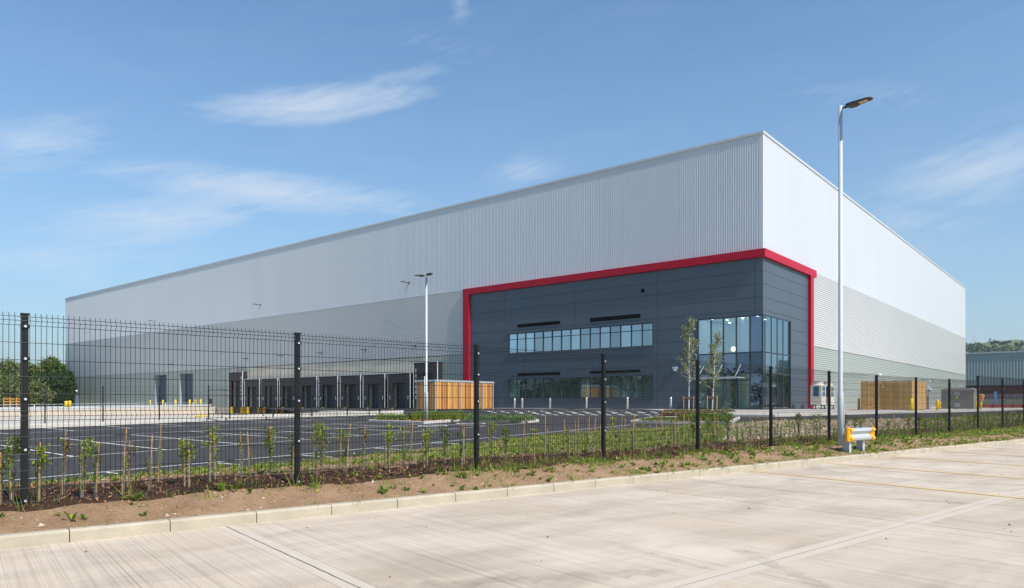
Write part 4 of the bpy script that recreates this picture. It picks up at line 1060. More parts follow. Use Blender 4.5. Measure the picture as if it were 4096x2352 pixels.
# ------------------------------------------------------------------ lamp posts
def lamp_post(P, zb, ztop, label, heads, r0=.0725, r1=.048, zs=1.25, head_len=.62, door_n=None, big=True):
    t = empty('lamp_post', (P[0], P[1], zb), label, 'lamp post')
    n = 20
    m_ = MB(); m_.tube([(P[0], P[1], zb - .2), (P[0], P[1], zb + zs), (P[0], P[1], zb + zs + .07), (P[0], P[1], zb + zs + .13), (P[0], P[1], ztop)], [r0, r0 - .003, r0 - .006, r1 + .004, r1], n)
    m_.build('pole', M['galv'], t, smooth=False)
    for po in scene.objects:
        if po.parent == t: po.data.polygons.foreach_set('use_smooth', [len(p.vertices) == 4 for p in po.data.polygons])
    if door_n is not None:
        dn = Vector((door_n[0], door_n[1], 0)).normalized(); dt = Vector((-dn.y, dn.x, 0)); m_ = MB(); c = Vector((P[0], P[1], 0)) + dn * (r0 - .006)
        pr = []
        for sx, sz in ((-1, 0), (-1, 1), (1, 1), (1, 0)): pr.append((sx, sz))
        m_.hexa([tuple(c + dt * -.042 + Vector((0, 0, zb + zs - .72))), tuple(c + dt * .042 + Vector((0, 0, zb + zs - .72))), tuple(c + dt * .036 + dn * .018 + Vector((0, 0, zb + zs - .70))), tuple(c - dt * .036 + dn * .018 + Vector((0, 0, zb + zs - .70)))] +
                [tuple(c + dt * -.042 + Vector((0, 0, zb + zs - .12))), tuple(c + dt * .042 + Vector((0, 0, zb + zs - .12))), tuple(c + dt * .036 + dn * .018 + Vector((0, 0, zb + zs - .14))), tuple(c - dt * .036 + dn * .018 + Vector((0, 0, zb + zs - .14)))])
        m_.build('access_door', M['galv'], t, recalc=True)
    for hd in heads:
        hd = np.array(hd) / np.linalg.norm(hd); q = (-hd[1], hd[0]); hd = tuple(hd); za = ztop - .07
        def V(x, y, z): return (P[0] + hd[0] * x + q[0] * y, P[1] + hd[1] * x + q[1] * y, za + z)
        a_ = MB(); a_.tube([V(0, 0, 0), V(.13, 0, .008)], .022, 10); a_.tube([V(.11, 0, .005), V(.24, 0, .014)], .035, 10); arm = a_.build('arm', M['lamp_body'], t)
        L0, L1 = .17, .17 + head_len; w = .115
        h_ = MB()
        # body: underside follows a hump towards the pole, thin at the tip
        sec = [(L0, w * .92, -.01, .045), (L0 + .06, w, -.028, .052), (L0 + .2, w, -.030, .055), (L0 + .28, w, -.004, .052), (L1 - .08, w * .98, .012, .046), (L1, w * .62, .02, .036)]
        for s0, s1 in zip(sec[:-1], sec[1:]):
            h_.hexa([V(s0[0], -s0[1], s0[2]), V(s1[0], -s1[1], s1[2]), V(s1[0], s1[1], s1[2]), V(s0[0], s0[1], s0[2]), V(s0[0], -s0[1] * .9, s0[3]), V(s1[0], -s1[1] * .9, s1[3]), V(s1[0], s1[1] * .9, s1[3]), V(s0[0], s0[1] * .9, s0[3])])
        ho = h_.build('lamp_head', M['lamp_body'], t)
        l_ = MB(); l_.hexa([V(L0 + .31, -.07, -.008), V(L1 - .12, -.07, .004), V(L1 - .12, .07, .004), V(L0 + .31, .07, -.008), V(L0 + .31, -.07, .01), V(L1 - .12, -.07, .02), V(L1 - .12, .07, .02), V(L0 + .31, .07, .01)]); l_.build('lens', M['lamp_lens'], ho)
    return t
YN = (float(-KN[0]), float(-KN[1]))
lamp_post((8.32, 18.5), bed_z(8.32, 18.5) - .02, CZ + (1614 - 424.5) / F * 18.5, 'tall galvanised street lamp on the soil bed beside the short crash barrier', [YN], door_n=(.98, -.25))
lp = AP(1705.5, 1681.0, .12)
lamp_post(lp, CZ - .96, CZ + (1614 - 1097) / F * lp[1], 'double-headed lamp post standing in the planted car park island', [tuple(-B * .35 - A * .94), tuple(A * .94 - B * .35)], r0=.095, r1=.055, zs=1.45, head_len=.5)

# short W-beam barrier protecting the lamp
bo = np.array((8.21, 17.64)); bl = KD; bn = np.array(YN); zg = bed_z(8.3, 17.75)
bar_ = empty('crash_barrier', (bo[0], bo[1], zg), 'short galvanised crash barrier with orange-yellow ends in front of the tall lamp', 'barrier')
zb0 = .46 + .125; prof = [(-.155, .0), (-.135, .055), (-.085, .075), (-.055, .03), (0, .0), (.055, .03), (.085, .075), (.135, .055), (.155, .0)]
def wbeam(mb, o, d, n, x0, x1, zc, scale=1.0, th=.006):
    pts = []
    for z, y in prof: pts.append((y * scale, zc + z * scale))
    for (y0, z0), (y1, z1) in zip(pts[:-1], pts[1:]):
        def V(x, y, z): return (o[0] + d[0] * x + n[0] * y, o[1] + d[1] * x + n[1] * y, z)
        mb.quad(V(x0, y0, z0), V(x1, y0, z0), V(x1, y1, z1), V(x0, y1, z1)); mb.quad(V(x0, y0 - th, z0), V(x1, y0 - th, z0), V(x1, y1 - th, z1), V(x0, y1 - th, z1))
zc_ = CZ - (1737 - HY) / F * 17.8
mb = MB(); wbeam(mb, bo, bl, bn, -.12, 1.0, zc_); mb.build('beam', M['galv_pale'], bar_)
for x0, x1 in ((-.21, -.06), (.92, 1.06)):
    m_ = MB()
    def V(x, y, z): return (bo[0] + bl[0] * x + bn[0] * y, bo[1] + bl[1] * x + bn[1] * y, z)
    for s0, s1 in zip(prof[:-1], prof[1:]):
        m_.hexa([V(x0, -.05, zc_ + s0[0] * 1.04), V(x1, -.05, zc_ + s0[0] * 1.04), V(x1, s0[1] + .022, zc_ + s0[0] * 1.04), V(x0, s0[1] + .022, zc_ + s0[0] * 1.04), V(x0, -.05, zc_ + s1[0] * 1.04), V(x1, -.05, zc_ + s1[0] * 1.04), V(x1, s1[1] + .022, zc_ + s1[0] * 1.04), V(x0, s1[1] + .022, zc_ + s1[0] * 1.04)])
    xe = x0 if x0 < 0 else x1; s = -1 if x0 < 0 else 1
    m_.tube([V(xe, .0, zc_ - .16), V(xe, .0, zc_ + .16)], .055, 10)
    e_ = m_.build('end_cap', M['orange'], bar_, recalc=True)
    for dz in (-.08, .08):
        m_ = MB(); m_.tube([V(xe - .01 * s, .05, zc_ + dz), V(xe - .01 * s, .07, zc_ + dz)], .012, 8); m_.build('bolt', M['white'], e_)
for x in (0.0, .70):
    m_ = MB(); zt_ = zc_ + .16
    m_.box(tuple(bo), tuple(bl), tuple(bn), x - .055, x + .055, -.20, -.195, zg - .2, zt_); m_.box(tuple(bo), tuple(bl), tuple(bn), x - .055, x + .055, -.045, -.04, zg - .2, zt_)
    m_.box(tuple(bo), tuple(bl), tuple(bn), x - .004, x + .004, -.195, -.045, zg - .2, zt_)
    m_.build('post', M['galv_pale'], bar_)

# ------------------------------------------------------------------ timber bike shelter, compound, cabinets
sc = np.array((-5.76, 55.0)) ; sc = np.array(((1741.8 - HX) / F * 62.0, 62.0)); zs_ = CZ - (1646.5 - HY) / F * 62.0
bs_ = empty('cycle_shelter', (sc[0], sc[1], zs_), 'timber-slatted cycle shelter with galvanised posts and edge', 'shelter')
sa, sb_ = ab(sc); H_ = CZ + (1614 - 1518.6) / F * 62.0
def sbox(mb, a0, a1, b0, b1, z0, z1): return cbox(mb, sa + a0, sa + a1, sb_ + b0, sb_ + b1, z0, z1)
LS, WS = 7.43, 2.25
def slats(side, t0, t1, z0, z1, w=.066, gap=.010):
    m_ = MB(); t = t0
    while t + w <= t1 + .001:
        d = rng.uniform(0, .004)
        if side == 'b': sbox(m_, -.035 - d, -.012 - d, t, t + w, z0, z1)
        else: sbox(m_, t, t + w, -.035 - d, -.012 - d, z0, z1)
        t += w + gap
    return m_
for t0, t1 in ((.05, 2.9), (3.0, 5.95), (6.05, 7.38)): slats('b', t0, t1, zs_ + .22, H_ - .20).build('slat_panel', M['shelter_wood'], bs_)
slats('a', .05, WS - .05, zs_ + .22, H_ - .20).build('slat_panel', M['shelter_wood'], bs_)
m_ = MB(); sbox(m_, WS - .03, WS, .05, LS, zs_ + .22, H_ - .2); m_.build('rear_panel', M['shelter_wood'], bs_)
for a_, b_ in ((0, 0), (0, 2.95), (0, 6.0), (0, LS), (WS, 0), (WS, LS)):
    m_ = MB(); sbox(m_, a_ - .04, a_ + .04, b_ - .04, b_ + .04, zs_ - .1, H_ - .15); m_.build('post', M['galv_pale'], bs_)
m_ = MB(); sbox(m_, -.06, WS + .45, -.06, .0, H_ - .15, H_); sbox(m_, -.06, .0, .0, LS + .05, H_ - .15, H_); sbox(m_, -.06, WS + .45, LS + .05, LS + .1, H_ - .15, H_); m_.build('roof_edge', M['galv_pale'], bs_)
m_ = MB(); sbox(m_, .0, WS + .45, .0, LS + .05, H_ - .05, H_ - .02); m_.build('roof', M['galv'], bs_)
mb = MB(); P = W(sa + .9, sb_ - .4, 0); mb.tube([(P[0], P[1], zs_), (P[0], P[1], H_ + .3)], .05, 8)
tag(mb.build('metal_post', M['white'], origin=(P[0], P[1], zs_)), 'white post tip showing above the cycle shelter corner', 'post')

cp0 = np.array(((3645 - HX) / F * 54.2, 54.2)); ca_, cb_ = ab(cp0); zc0 = apron_z(*cp0); Hc = CZ + (1614 - 1520.6) / F * 54.2
co = empty('timber_compound', (cp0[0], cp0[1], zc0), 'brown slatted timber bin compound standing on the pale apron', 'enclosure')
def kbox(mb, a0, a1, b0, b1, z0, z1): return cbox(mb, ca_ + a0, ca_ + a1, cb_ + b0, cb_ + b1, z0, z1)
m_ = MB(); t = 0.02
while t < 3.4:
    kbox(m_, t, t + .085, -.03, -.005, zc0 + .03, Hc - rng.uniform(0, .03)); t += .085 + (.03 if 0.2 < (t % 1.7) else .012)
m_.build('front_boards', M['fence_wood'], co)
m_ = MB(); t = 0.02
while t < 5.35:
    kbox(m_, -.03, -.005, t, t + .095, zc0 + .03, Hc - rng.uniform(0, .02)); t += .104
m_.build('side_boards', M['fence_wood'], co)
m_ = MB()
for z in (zc0 + .35, zc0 + 1.1, zc0 + 1.85): kbox(m_, .02, 3.5, .0, .05, z, z + .09); kbox(m_, .0, .05, .06, 5.4, z, z + .09)
for a__ in (.0, 1.7, 3.4): kbox(m_, a__ + .01, a__ + .1, .05, .14, zc0, Hc - .1)
m_.build('framing', M['stake'], co)
m_ = MB(); kbox(m_, 3.4, 3.43, .1, 5.4, zc0, Hc - .05); kbox(m_, .05, 3.4, 5.4, 5.43, zc0, Hc - .05); m_.build('rear_boards', M['fence_wood'], co)
m_ = MB(); kbox(m_, 1.9, 1.93, -.06, -.03, Hc - .55, Hc - .3); m_.build('gate_handle', M['white'], co)

def cabinet(name, px0, px1, ytop, Y, depth, label, cat, material, z0=None):
    a_ = None
    P = np.array(((px1 - HX) / F * Y, Y)); a0, b0 = ab(P); p = (px0 - HX) / F
    w = (P[0] - p * P[1]) / (-(A[0] - p * A[1])); w = abs(w)
    z0 = apron_z(*P) if z0 is None else z0; zt = CZ + (1614 - ytop) / F * Y
    t = empty(name, (P[0], P[1], z0), label, cat)
    m_ = MB(); cbox(m_, a0, a0 + w, b0, b0 + depth, z0, zt); body = m_.build('body', material, t)
    return t, a0, b0, w, z0, zt
kt, ka, kb, kw, kz, kzt = cabinet('substation_kiosk', 3765, 3895, 1560, 66.6, 2.85, 'large taupe electrical kiosk with two vents and a yellow sign', 'electrical kiosk', M['kiosk'])
m_ = MB(); cbox(m_, ka - .08, ka + kw + .08, kb - .08, kb + 2.93, kzt, kzt + .10); cbox(m_, ka + .2, ka + kw - .2, kb + .2, kb + 2.6, kzt + .1, kzt + .2); m_.build('roof', M['kiosk_top'], kt)
for zf in (.20, .82):
    m_ = MB(); zc2 = kz + (kzt - kz) * zf; ac = ka + kw * .51; cbox(m_, ac - .2, ac + .2, kb - .03, kb, zc2 - .16, zc2 + .18); v_ = m_.build('vent', M['frosted'], kt)
    m_ = MB(); cbox(m_, ac - .17, ac + .17, kb - .036, kb - .031, zc2 - .13, zc2 + .15); m_.build('vent_grille', M['reveal'], v_)
m_ = MB(); zc2 = kz + (kzt - kz) * .61; ac = ka + kw * .51; cbox(m_, ac - .09, ac + .07, kb - .02, kb - .002, zc2 - .09, zc2 + .1); s_ = m_.build('warning_sign', M['warning'], kt)
m_ = MB(); m_.poly([W(ac - .05, kb - .024, zc2 - .05), W(ac + .03, kb - .024, zc2 - .05), W(ac - .01, kb - .024, zc2 + .05)]); m_.build('warning_symbol', M['black'], s_)
for k_ in (.5, 1.6):
    m_ = MB(); cbox(m_, ka - .012, ka - .001, kb + k_, kb + k_ + .16, zc2 - .08, zc2 + .08); m_.build('warning_sign', M['warning'], kt)
gt, ga, gb, gw, gz, gzt = cabinet('meter_cabinet', 3699, 3716, 1559, 60.5, .9, 'tall grey cabinet with a pale pitched hood beside the timber compound', 'cabinet', M['cab'])
m_ = MB(); m_.hexa([W(ga - .12, gb - .12, gzt), W(ga + gw + .1, gb - .12, gzt), W(ga + gw + .1, gb + 1, gzt), W(ga - .12, gb + 1, gzt), W(ga + .15, gb + .1, gzt + .34), W(ga + gw, gb + .1, gzt + .34), W(ga + gw, gb + .8, gzt + .34), W(ga + .15, gb + .8, gzt + .34)]); m_.build('hood', M['galv_pale'], gt, recalc=True)
m_ = MB(); cbox(m_, ga + .05, ga + .15, gb - .012, gb - .001, gz + 1.1, gz + 1.6); m_.build('notice', M['white'], gt)

# rooftop-style air conditioning units beside the red frame
def ac_unit(px, label):
    b = FR(px)[0]; P = np.array(W(-3.0, b - 1.0, 0))[:2]; p = (px - HX) / F
    b = (p * (C0 - A * 2.6)[1] - (C0 - A * 2.6)[0]) / (B[0] - p * B[1])
    O = C0 - A * 2.6 + B * b; z0 = apron_z(*O); a0, b0 = ab(O)
    t = empty('condenser_unit', (O[0], O[1], z0), label, 'air conditioner', 'condenser units beside the red frame')
    def q(mb, x0, x1, y0, y1, z0_, z1_): return cbox(mb, a0 + x0, a0 + x1, b0 + y0, b0 + y1, z0 + z0_, z0 + z1_)
    m_ = MB(); q(m_, -.05, .85, 0, 1.25, .38, 2.05); m_.build('casing', M['ac'], t)
    m_ = MB(); c = W(a0 + .4, b0 + .62, 0)
    m_.tube([(c[0], c[1], z0 + 2.05), (c[0], c[1], z0 + 2.2), (c[0], c[1], z0 + 2.4)], [.52, .42, .45], 20); m_.build('fan_cowl', M['ac'], t)
    m_ = MB(); q(m_, .15, .62, -.012, -.001, 1.1, 1.95); m_.build('grille', M['grille'], t)
    m_ = MB(); q(m_, -.062, -.051, .35, .62, 1.1, 1.5); q(m_, -.062, -.051, .35, .62, 1.55, 1.95); q(m_, -.062, -.051, .7, .98, 1.1, 1.5); q(m_, -.062, -.051, .7, .98, 1.55, 1.95); m_.build('grille', M['grille'], t)
    for x in (.0, .75):
        m_ = MB(); q(m_, x - .04, x + .04, 0.0, 1.2, .28, .38); q(m_, x - .03, x + .03, .1, .16, .0, .28); q(m_, x - .03, x + .03, 1.05, 1.11, .0, .28); q(m_, x - .12, x + .12, .02, .24, .0, .04); q(m_, x - .12, x + .12, .97, 1.19, .0, .04); m_.build('stand', M['lamp_body'], t)
    return t
ac_unit(3283, 'cream air conditioning unit nearest the red frame'); ac_unit(3318, 'cream air conditioning unit behind the tall lamp post, farther from the red frame')
m_ = MB(); b = FR(3336)[0]; O = W(-2.6, b, 0); zo = apron_z(O[0], O[1]); m_.box((O[0], O[1]), AX, BX, -.02, .02, -.02, .02, zo, zo + .75); 
vs_ = m_.build('valve_stand', M['black'], origin=(O[0], O[1], zo)); tag(vs_, 'small black stand with a yellow head beside the air conditioning units', 'valve')
m_ = MB(); m_.box((O[0], O[1]), AX, BX, -.09, .09, -.07, .07, zo + .75, zo + 1.0); m_.build('head', M['yellow'], vs_)

# bollards
def bollard(name, P, z, h, r, material, label, group, dome=False):
    m_ = MB(); x, y = P
    m_.tube([(x, y, z - .1), (x, y, z + h - .02), (x, y, z + h)], [r, r, r * .75], 16)
    o = m_.build(name, material, origin=(x, y, z)); o.data.polygons.foreach_set('use_smooth', [len(p.vertices) == 4 for p in o.data.polygons]); return tag(o, label, 'bollard', group)
for k, (px, lab) in enumerate(((2059, 'steel bollard, leftmost of the row before the dark wall'), (2089, 'steel bollard, second from the left before the dark wall'), (2200.5, 'steel bollard below the left half of the lower ribbon window'),
                (2346, 'steel bollard below the middle of the lower ribbon window'), (2510, 'steel bollard below the right half of the lower ribbon window'), (2683.5, 'steel bollard, rightmost of the row, nearest the birch trees'))):
    O = C0 - B * 1.0; p = (px - HX) / F; a = (p * O[1] - O[0]) / (A[0] - p * A[1]); P = O + A * a
    bollard('steel_bollard', P, apron_z(*P), 1.05, .085, M['steel'], lab, 'stainless bollards before the dark office wall')
for px, yb, yt, r, lab in ((3435.5, 1640.5, 1593.5, .10, 'yellow bollard at the left end of the timber compound'), (3645.7, 1644, 1593.5, .115, 'yellow bollard at the near corner of the timber compound'), (3749.6, 1642.4, 1598.4, .10, 'nearer yellow bollard of the pair left of the taupe kiosk'),
                      (3758.8, 1637.5, 1607, .09, 'farther yellow bollard of the pair left of the taupe kiosk'), (3905, 1637.8, 1606, .09, 'yellow bollard in front of the right side of the taupe kiosk'), (3924.7, 1637.8, 1607, .09, 'rightmost yellow bollard, past the taupe kiosk')):
    Y = .535 * F / (yb - HY) ; P = ((px - HX) / F * Y, Y); z = CZ - .535
    bollard('yellow_bollard', P, z, (yb - yt) / F * Y, r, M['yellow'], lab, 'yellow bollards on the apron')
P = np.array(((3923 - HX) / F * 70, 70)); m_ = MB(); z = ZF - .05; m_.tube([(*P, z), (*P, z + .95)], .10, 8); m_.tube([(*P, z + .8), (*P, z + 1.35), (*P, z + 1.42)], [.2, .34, .2], 12)
tag(m_.build('hydrant_cover', M['rust'], origin=(*P, z)), 'orange capped post behind the rightmost yellow bollard', 'post')

# ------------------------------------------------------------------ left service ramp: wall, barrier, rails, bollards
def wallpt(t): return W(aWall, -0.0, 0)[0] - B[0] * t, W(aWall, 0, 0)[1] - B[1] * t
rw = MB(); n = 24; Lw = 46.0
def rz(t): return CZ - .51 - .0137 * t
for i in range(n):
    t0, t1 = Lw * i / n, Lw * (i + 1) / n; p0, p1 = wallpt(t0), wallpt(t1 - .02); q0, q1 = np.array(p0) + A * .3, np.array(p1) + A * .3
    rw.hexa([(*p0, -2.2), (*p1, -2.2), (*q1, -2.2), (*q0, -2.2), (*p0, rz(t0)), (*p1, rz(t1)), (*q1, rz(t1)), (*q0, rz(t0))])
p = wallpt(20)
tag(rw.build('retaining_wall', M['wallc'], origin=(p[0], p[1], -1.0), recalc=True), 'long pale concrete retaining wall below the left service ramp', 'wall')
rp = [np.array(wallpt(0)) + A * .3, np.array(wallpt(Lw)) + A * .3, np.array(wallpt(Lw)) + A * 75, np.array(wallpt(0)) + A * 75]
def ramp_z(x, y): t = -((np.array((x, y)) - C0) @ B); return rz(max(t, 0)) - .06
sheet('service_ramp', rp, ramp_z, M['yard'], 6.0)
bar2 = empty('crash_barrier', (*wallpt(10), rz(10)), 'long galvanised crash barrier with handrail on top of the retaining wall', 'barrier')
d_ = -B; m_ = MB()
O = np.array(wallpt(0)) + A * .15
for i in range(23):
    t0, t1 = 1.0 + i * 2, 3.0 + i * 2
    if t1 > Lw: break
    for (z0, y0), (z1, y1) in zip(prof[:-1], prof[1:]):
        def V(t, y, z): return (O[0] + d_[0] * t - A[0] * y, O[1] + d_[1] * t - A[1] * y, rz(t) + .28 + z)
        m_.quad(V(t0, y0, z0), V(t1, y0, z0), V(t1, y1, z1), V(t0, y1, z1))
m_.build('beam', M['galv_pale'], bar2)
m_ = MB(); m_.tube([(O[0] + d_[0] * t, O[1] + d_[1] * t, rz(t) + .72) for t in (.6, 15, 30, Lw)], .035, 8); m_.build('handrail', M['galv_pale'], bar2)
for px in (880, 772, 662, 543, 414, 282, 137):
    q = (px - HX) / F; t = (q * O[1] - O[0]) / (d_[0] - q * d_[1])
    P = O + d_ * t; m_ = MB(); m_.box(tuple(P), AX, BX, -.06, .06, -.05, .05, rz(t) - .35, rz(t) + .72); m_.build('post', M['galv'], bar2)
# yellow bollards on the ramp
for k, (px, yt, yb, t_off) in enumerate(((265, 1604, 1624, 3), (278, 1603, 1624, 2.6), (600, 1600, 1628, 1.8), (652, 1600, 1628, 1.8), (702.5, 1599, 1628, 1.8), (758.5, 1598.5, 1628, 1.8), (781.5, 1598, 1628, 1.8), (802.5, 1597.5, 1627, 1.8))):
    if k < 2: Y = 84.0
    else: # row standing in front of the doors
        O2 = C0 - B * 1.8; q = (px - HX) / F; a = (q * O2[1] - O2[0]) / (A[0] - q * A[1]); Y = (O2 + A * a)[1]
    P = ((px - HX) / F * Y, Y); z = ramp_z(*P); z = CZ + (1614 - yb) / F * Y if k < 2 else z; h = CZ + (1614 - yt) / F * Y - z
    pos = ['left of the pair by the far corner of the warehouse', 'right of the pair by the far corner of the warehouse', 'leftmost in front of the two roller doors', 'second from the left by the two roller doors', 'third from the left by the two roller doors', 'fourth from the left by the two roller doors', 'second from the right by the two roller doors', 'rightmost by the two roller doors'][k]
    bollard('yellow_bollard', P, z, h, .14 if k > 1 else .18, M['yellow'], 'yellow guard post, ' + pos, 'yellow guard posts on the service ramp')
P = np.array(((306 - HX) / F * 128, 128.0)); z = ramp_z(*P); t = empty('service_cabinet', (*P, z), 'slim dark cabinet with a white light on top by the far left cladding', 'cabinet')
m_ = MB(); m_.box(tuple(P), AX, BX, -.25, .25, -.25, .25, z, z + 2.2); m_.build('body', M['door'], t); m_ = MB(); m_.box(tuple(P), AX, BX, -.32, .32, -.3, .3, z + 2.2, z + 2.35); m_.tube([(*P, z + 2.35), (*P, z + 2.8)], .03, 6); m_.build('hood', M['black'], t); m_ = MB(); m_.tube([(*P, z + 2.8), (*P, z + 3.05)], .14, 8); m_.build('light', M['white'], t)
# yellow swing barrier by the verge gate
P0, P1 = on_line(783) - SN * 1.4, on_line(826) - SN * 1.2; P0 = GP(783, 1663.5, .05 + CZ - 1.0)[:2]; P0 = np.array(((783 - HX) / F * 50, 50.0)); P1 = np.array(((835 - HX) / F * 50, 50.0)); z = yard_z(*P1) 
yb_ = empty('height_barrier', (*P0, z), 'low yellow swing barrier arm in front of the retaining wall', 'barrier')
zz = CZ - (1664 - HY) / F * 50; m_ = MB(); m_.tube([(*P0, zz), (*P1, zz)], .06, 6); m_.build('arm', M['yellow'], yb_); m_ = MB(); m_.tube([(*P0, z - .3), (*P0, zz)], .07, 6); m_.build('leg', M['yellow'], yb_)
Pm = P0 * .4 + P1 * .6; m_ = MB(); m_.tube([(*Pm, z - .3), (*Pm, zz - .06)], .2, 10); m_.build('foot', M['white'], yb_)
# low wall in front of the docks
lw = MB(); q0 = on_line(915) - SN * 1.3; q1 = on_line(1650) - SN * 1.3; L_ = np.linalg.norm(q1 - q0); dd = (q1 - q0) / L_; nn_ = np.array((-dd[1], dd[0]))
zf_ = lambda P: CZ - (np.interp((P[0] / P[1]) * F + HX, [900, 1300, 1650], [1661.5, 1649.5, 1640.5]) - HY) / F * P[1]
for i in range(9):
    a_, b_ = q0 + dd * L_ * i / 9, q0 + dd * (L_ * (i + 1) / 9 - .02); lw.hexa([(*a_, -1.5), (*b_, -1.5), (*(b_ + nn_ * .3), -1.5), (*(a_ + nn_ * .3), -1.5), (*a_, zf_(a_)), (*b_, zf_(b_)), (*(b_ + nn_ * .3), zf_(b_)), (*(a_ + nn_ * .3), zf_(a_))])
tag(lw.build('dwarf_wall', M['kerb_pale'], origin=(*q0, 0), recalc=True), 'low pale concrete wall in front of the loading docks', 'wall')

# ------------------------------------------------------------------ vegetation helpers (numpy)
def rand_dirs(n, up=0.0):
    v = nrg.normal(size=(n, 3)); v[:, 2] += up; return v / np.linalg.norm(v, axis=1, keepdims=True)
def leaf_quads(C, size, up=0.0, ratio=0.55, jitter=0.35, droop=None):
    """diamond leaves centred on C"""
    n = len(C); C = np.asarray(C, float); s = np.broadcast_to(size, (n,)) * (1 + jitter * (nrg.random(n) * 2 - 1))
    d = rand_dirs(n, up); r = rand_dirs(n); w = np.cross(d, r); w /= np.linalg.norm(w, axis=1, keepdims=True) + 1e-9
    d = d * s[:, None] * 0.5; w = w * s[:, None] * 0.5 * ratio
    return np.stack([C - d, C - d * .1 + w, C + d, C - d * .1 - w], axis=1).reshape(-1, 3)
def blades(P, h, w, lean=0.35):
    """grass blades as slim triangles rooted at P"""
    n = len(P); P = np.asarray(P, float); a = nrg.random(n) * 2 * np.pi; hh = h * (0.6 + 0.8 * nrg.random(n)) if np.isscalar(h) else h
    dx = np.stack([np.cos(a), np.sin(a), np.zeros(n)], 1) * (np.broadcast_to(w, (n,)) * .5)[:, None]
    b = nrg.random(n) * 2 * np.pi; ln = lean * nrg.random(n)
    tip = P + np.stack([np.cos(b) * ln * hh, np.sin(b) * ln * hh, hh], 1)
    return np.stack([P - dx, P + dx, tip], 1).reshape(-1, 3)
def zz_bed(XY): return bed_zs(XY)

# ---- stuff on the bed
def scatter_bed(n, dlo, dhi, slo=-4, shi=46, dens=None):
    s = slo + (shi - slo) * nrg.random(n); d = dlo + (dhi - dlo) * nrg.random(n)
    P = K0 + np.outer(s, KD) + np.outer(d, KN); ok = inside_bed(P); P, s, d = P[ok], s[ok], d[ok]
    if dens is not None: k = nrg.random(len(P)) < dens(P, s, d); P, s, d = P[k], s[k], d[k]
    return P, s, d
def fence_d(s):                                     # distance of the fence behind the kerb at s
    P = K0 + np.outer(np.atleast_1d(s), KD); t = ((P - P0f) @ KD) / (FD @ KD)
    return ((P0f + np.outer(t, FD)) - P) @ KN
patch = lambda P, sc, off: 0.5 + 0.5 * hash_noise(P[:, 0] + off, P[:, 1] - off, sc) * np.cos(P[:, 0] * sc * .37 + off)
# mulch strip just behind the fence
def mulch_w(s, d):
    f = fence_d(s); lo = f - .12 - .10 * np.sin(s * 1.9) - .05 * np.sin(s * 5.3); hi = f + 1.15 + .25 * np.sin(s * .9 + 1) + .12 * np.sin(s * 3.1)
    return (d > lo) & (d < hi)
mm = MB(); S_ = np.arange(-6, 46, .12); D_s = np.linspace(-.4, 1.75, 26)
GP_ = np.array([[K0 + KD * s + KN * (fence_d(s)[0] + e) for e in D_s] for s in S_]).reshape(-1, 2); dd_ = (GP_ - K0) @ KN; ss_ = (GP_ - K0) @ KD
def mulch_e(s, d): f = fence_d(s); return np.minimum(d - (f - .12 - .10 * np.sin(s * 1.9) - .05 * np.sin(s * 5.3)), (f + 1.15 + .25 * np.sin(s * .9 + 1) + .12 * np.sin(s * 3.1)) - d)
Zm = bed_zs(GP_) + np.clip(mulch_e(ss_, dd_) * .25, -.05, .022) + .010 * hash_noise(GP_[:, 0], GP_[:, 1], 7.0)
mm.v = [(GP_[i, 0], GP_[i, 1], Zm[i]) for i in range(len(GP_))]; k_ = len(D_s); okm = inside_bed(GP_)
for i in range(len(S_) - 1):
    for j in range(k_ - 1):
        q = (i * k_ + j, (i + 1) * k_ + j, (i + 1) * k_ + j + 1, i * k_ + j + 1)
        if all(okm[t] for t in q): mm.f.append(q); mm.m.append(0)
struct(mm.build('mulch_bed', M['mulch'], smooth=True))
P, s, d = scatter_bed(60000, -.3, 3.6, -5, 44, lambda P, s, d: mulch_w(s, d) * np.interp(s, [-5, 12, 44], [1, .75, .35]))
z = bed_zs(P) + .02 + .03 * nrg.random(len(P)); tag(quads_obj('bark_chips', leaf_quads(np.column_stack([P, z]), .05 + .0009 * np.clip(s, 0, 40), .0, .30, .5), 4, M['chips']), 'brown bark chips spread behind the mesh fence', 'mulch', kind='stuff')
# a few chips strewn further out
# stones
def rocks(name, P, z, r, material, label, cat):
    n = len(P); base = np.array([(1, 0, 0), (0, 1, 0), (-1, 0, 0), (0, -1, 0), (0, 0, .8), (0, 0, -.5)]); tri = [(0, 1, 4), (1, 2, 4), (2, 3, 4), (3, 0, 4), (1, 0, 5), (2, 1, 5), (3, 2, 5), (0, 3, 5)]
    V = base[None] * (r * (.5 + nrg.random(n)))[:, None, None] * (0.65 + .7 * nrg.random((n, 6, 3))); a = nrg.random(n) * 6.28
    c_, s_ = np.cos(a)[:, None], np.sin(a)[:, None]; X = V[..., 0] * c_ - V[..., 1] * s_; Y = V[..., 0] * s_ + V[..., 1] * c_
    V = np.stack([X + P[:, 0:1], Y + P[:, 1:2], V[..., 2] + z[:, None]], -1)
    me = bpy.data.meshes.new(name); F_ = [tuple(i * 6 + k for k in t) for i in range(n) for t in tri]
    me.from_pydata(V.reshape(-1, 3).tolist(), [], F_); me.materials.append(material); o = bpy.data.objects.new(name, me); scene.collection.objects.link(o); return tag(o, label, cat, kind='stuff')
P, s, d = scatter_bed(5200, .1, 7, -4, 34, lambda P, s, d: .9 * (~mulch_w(s, d)))
rocks('stones', P, bed_zs(P), np.full(len(P), .009) * (1 + 3.2 * nrg.random(len(P)) ** 7), M['stone'], 'small pale stones scattered over the dry soil', 'stones')
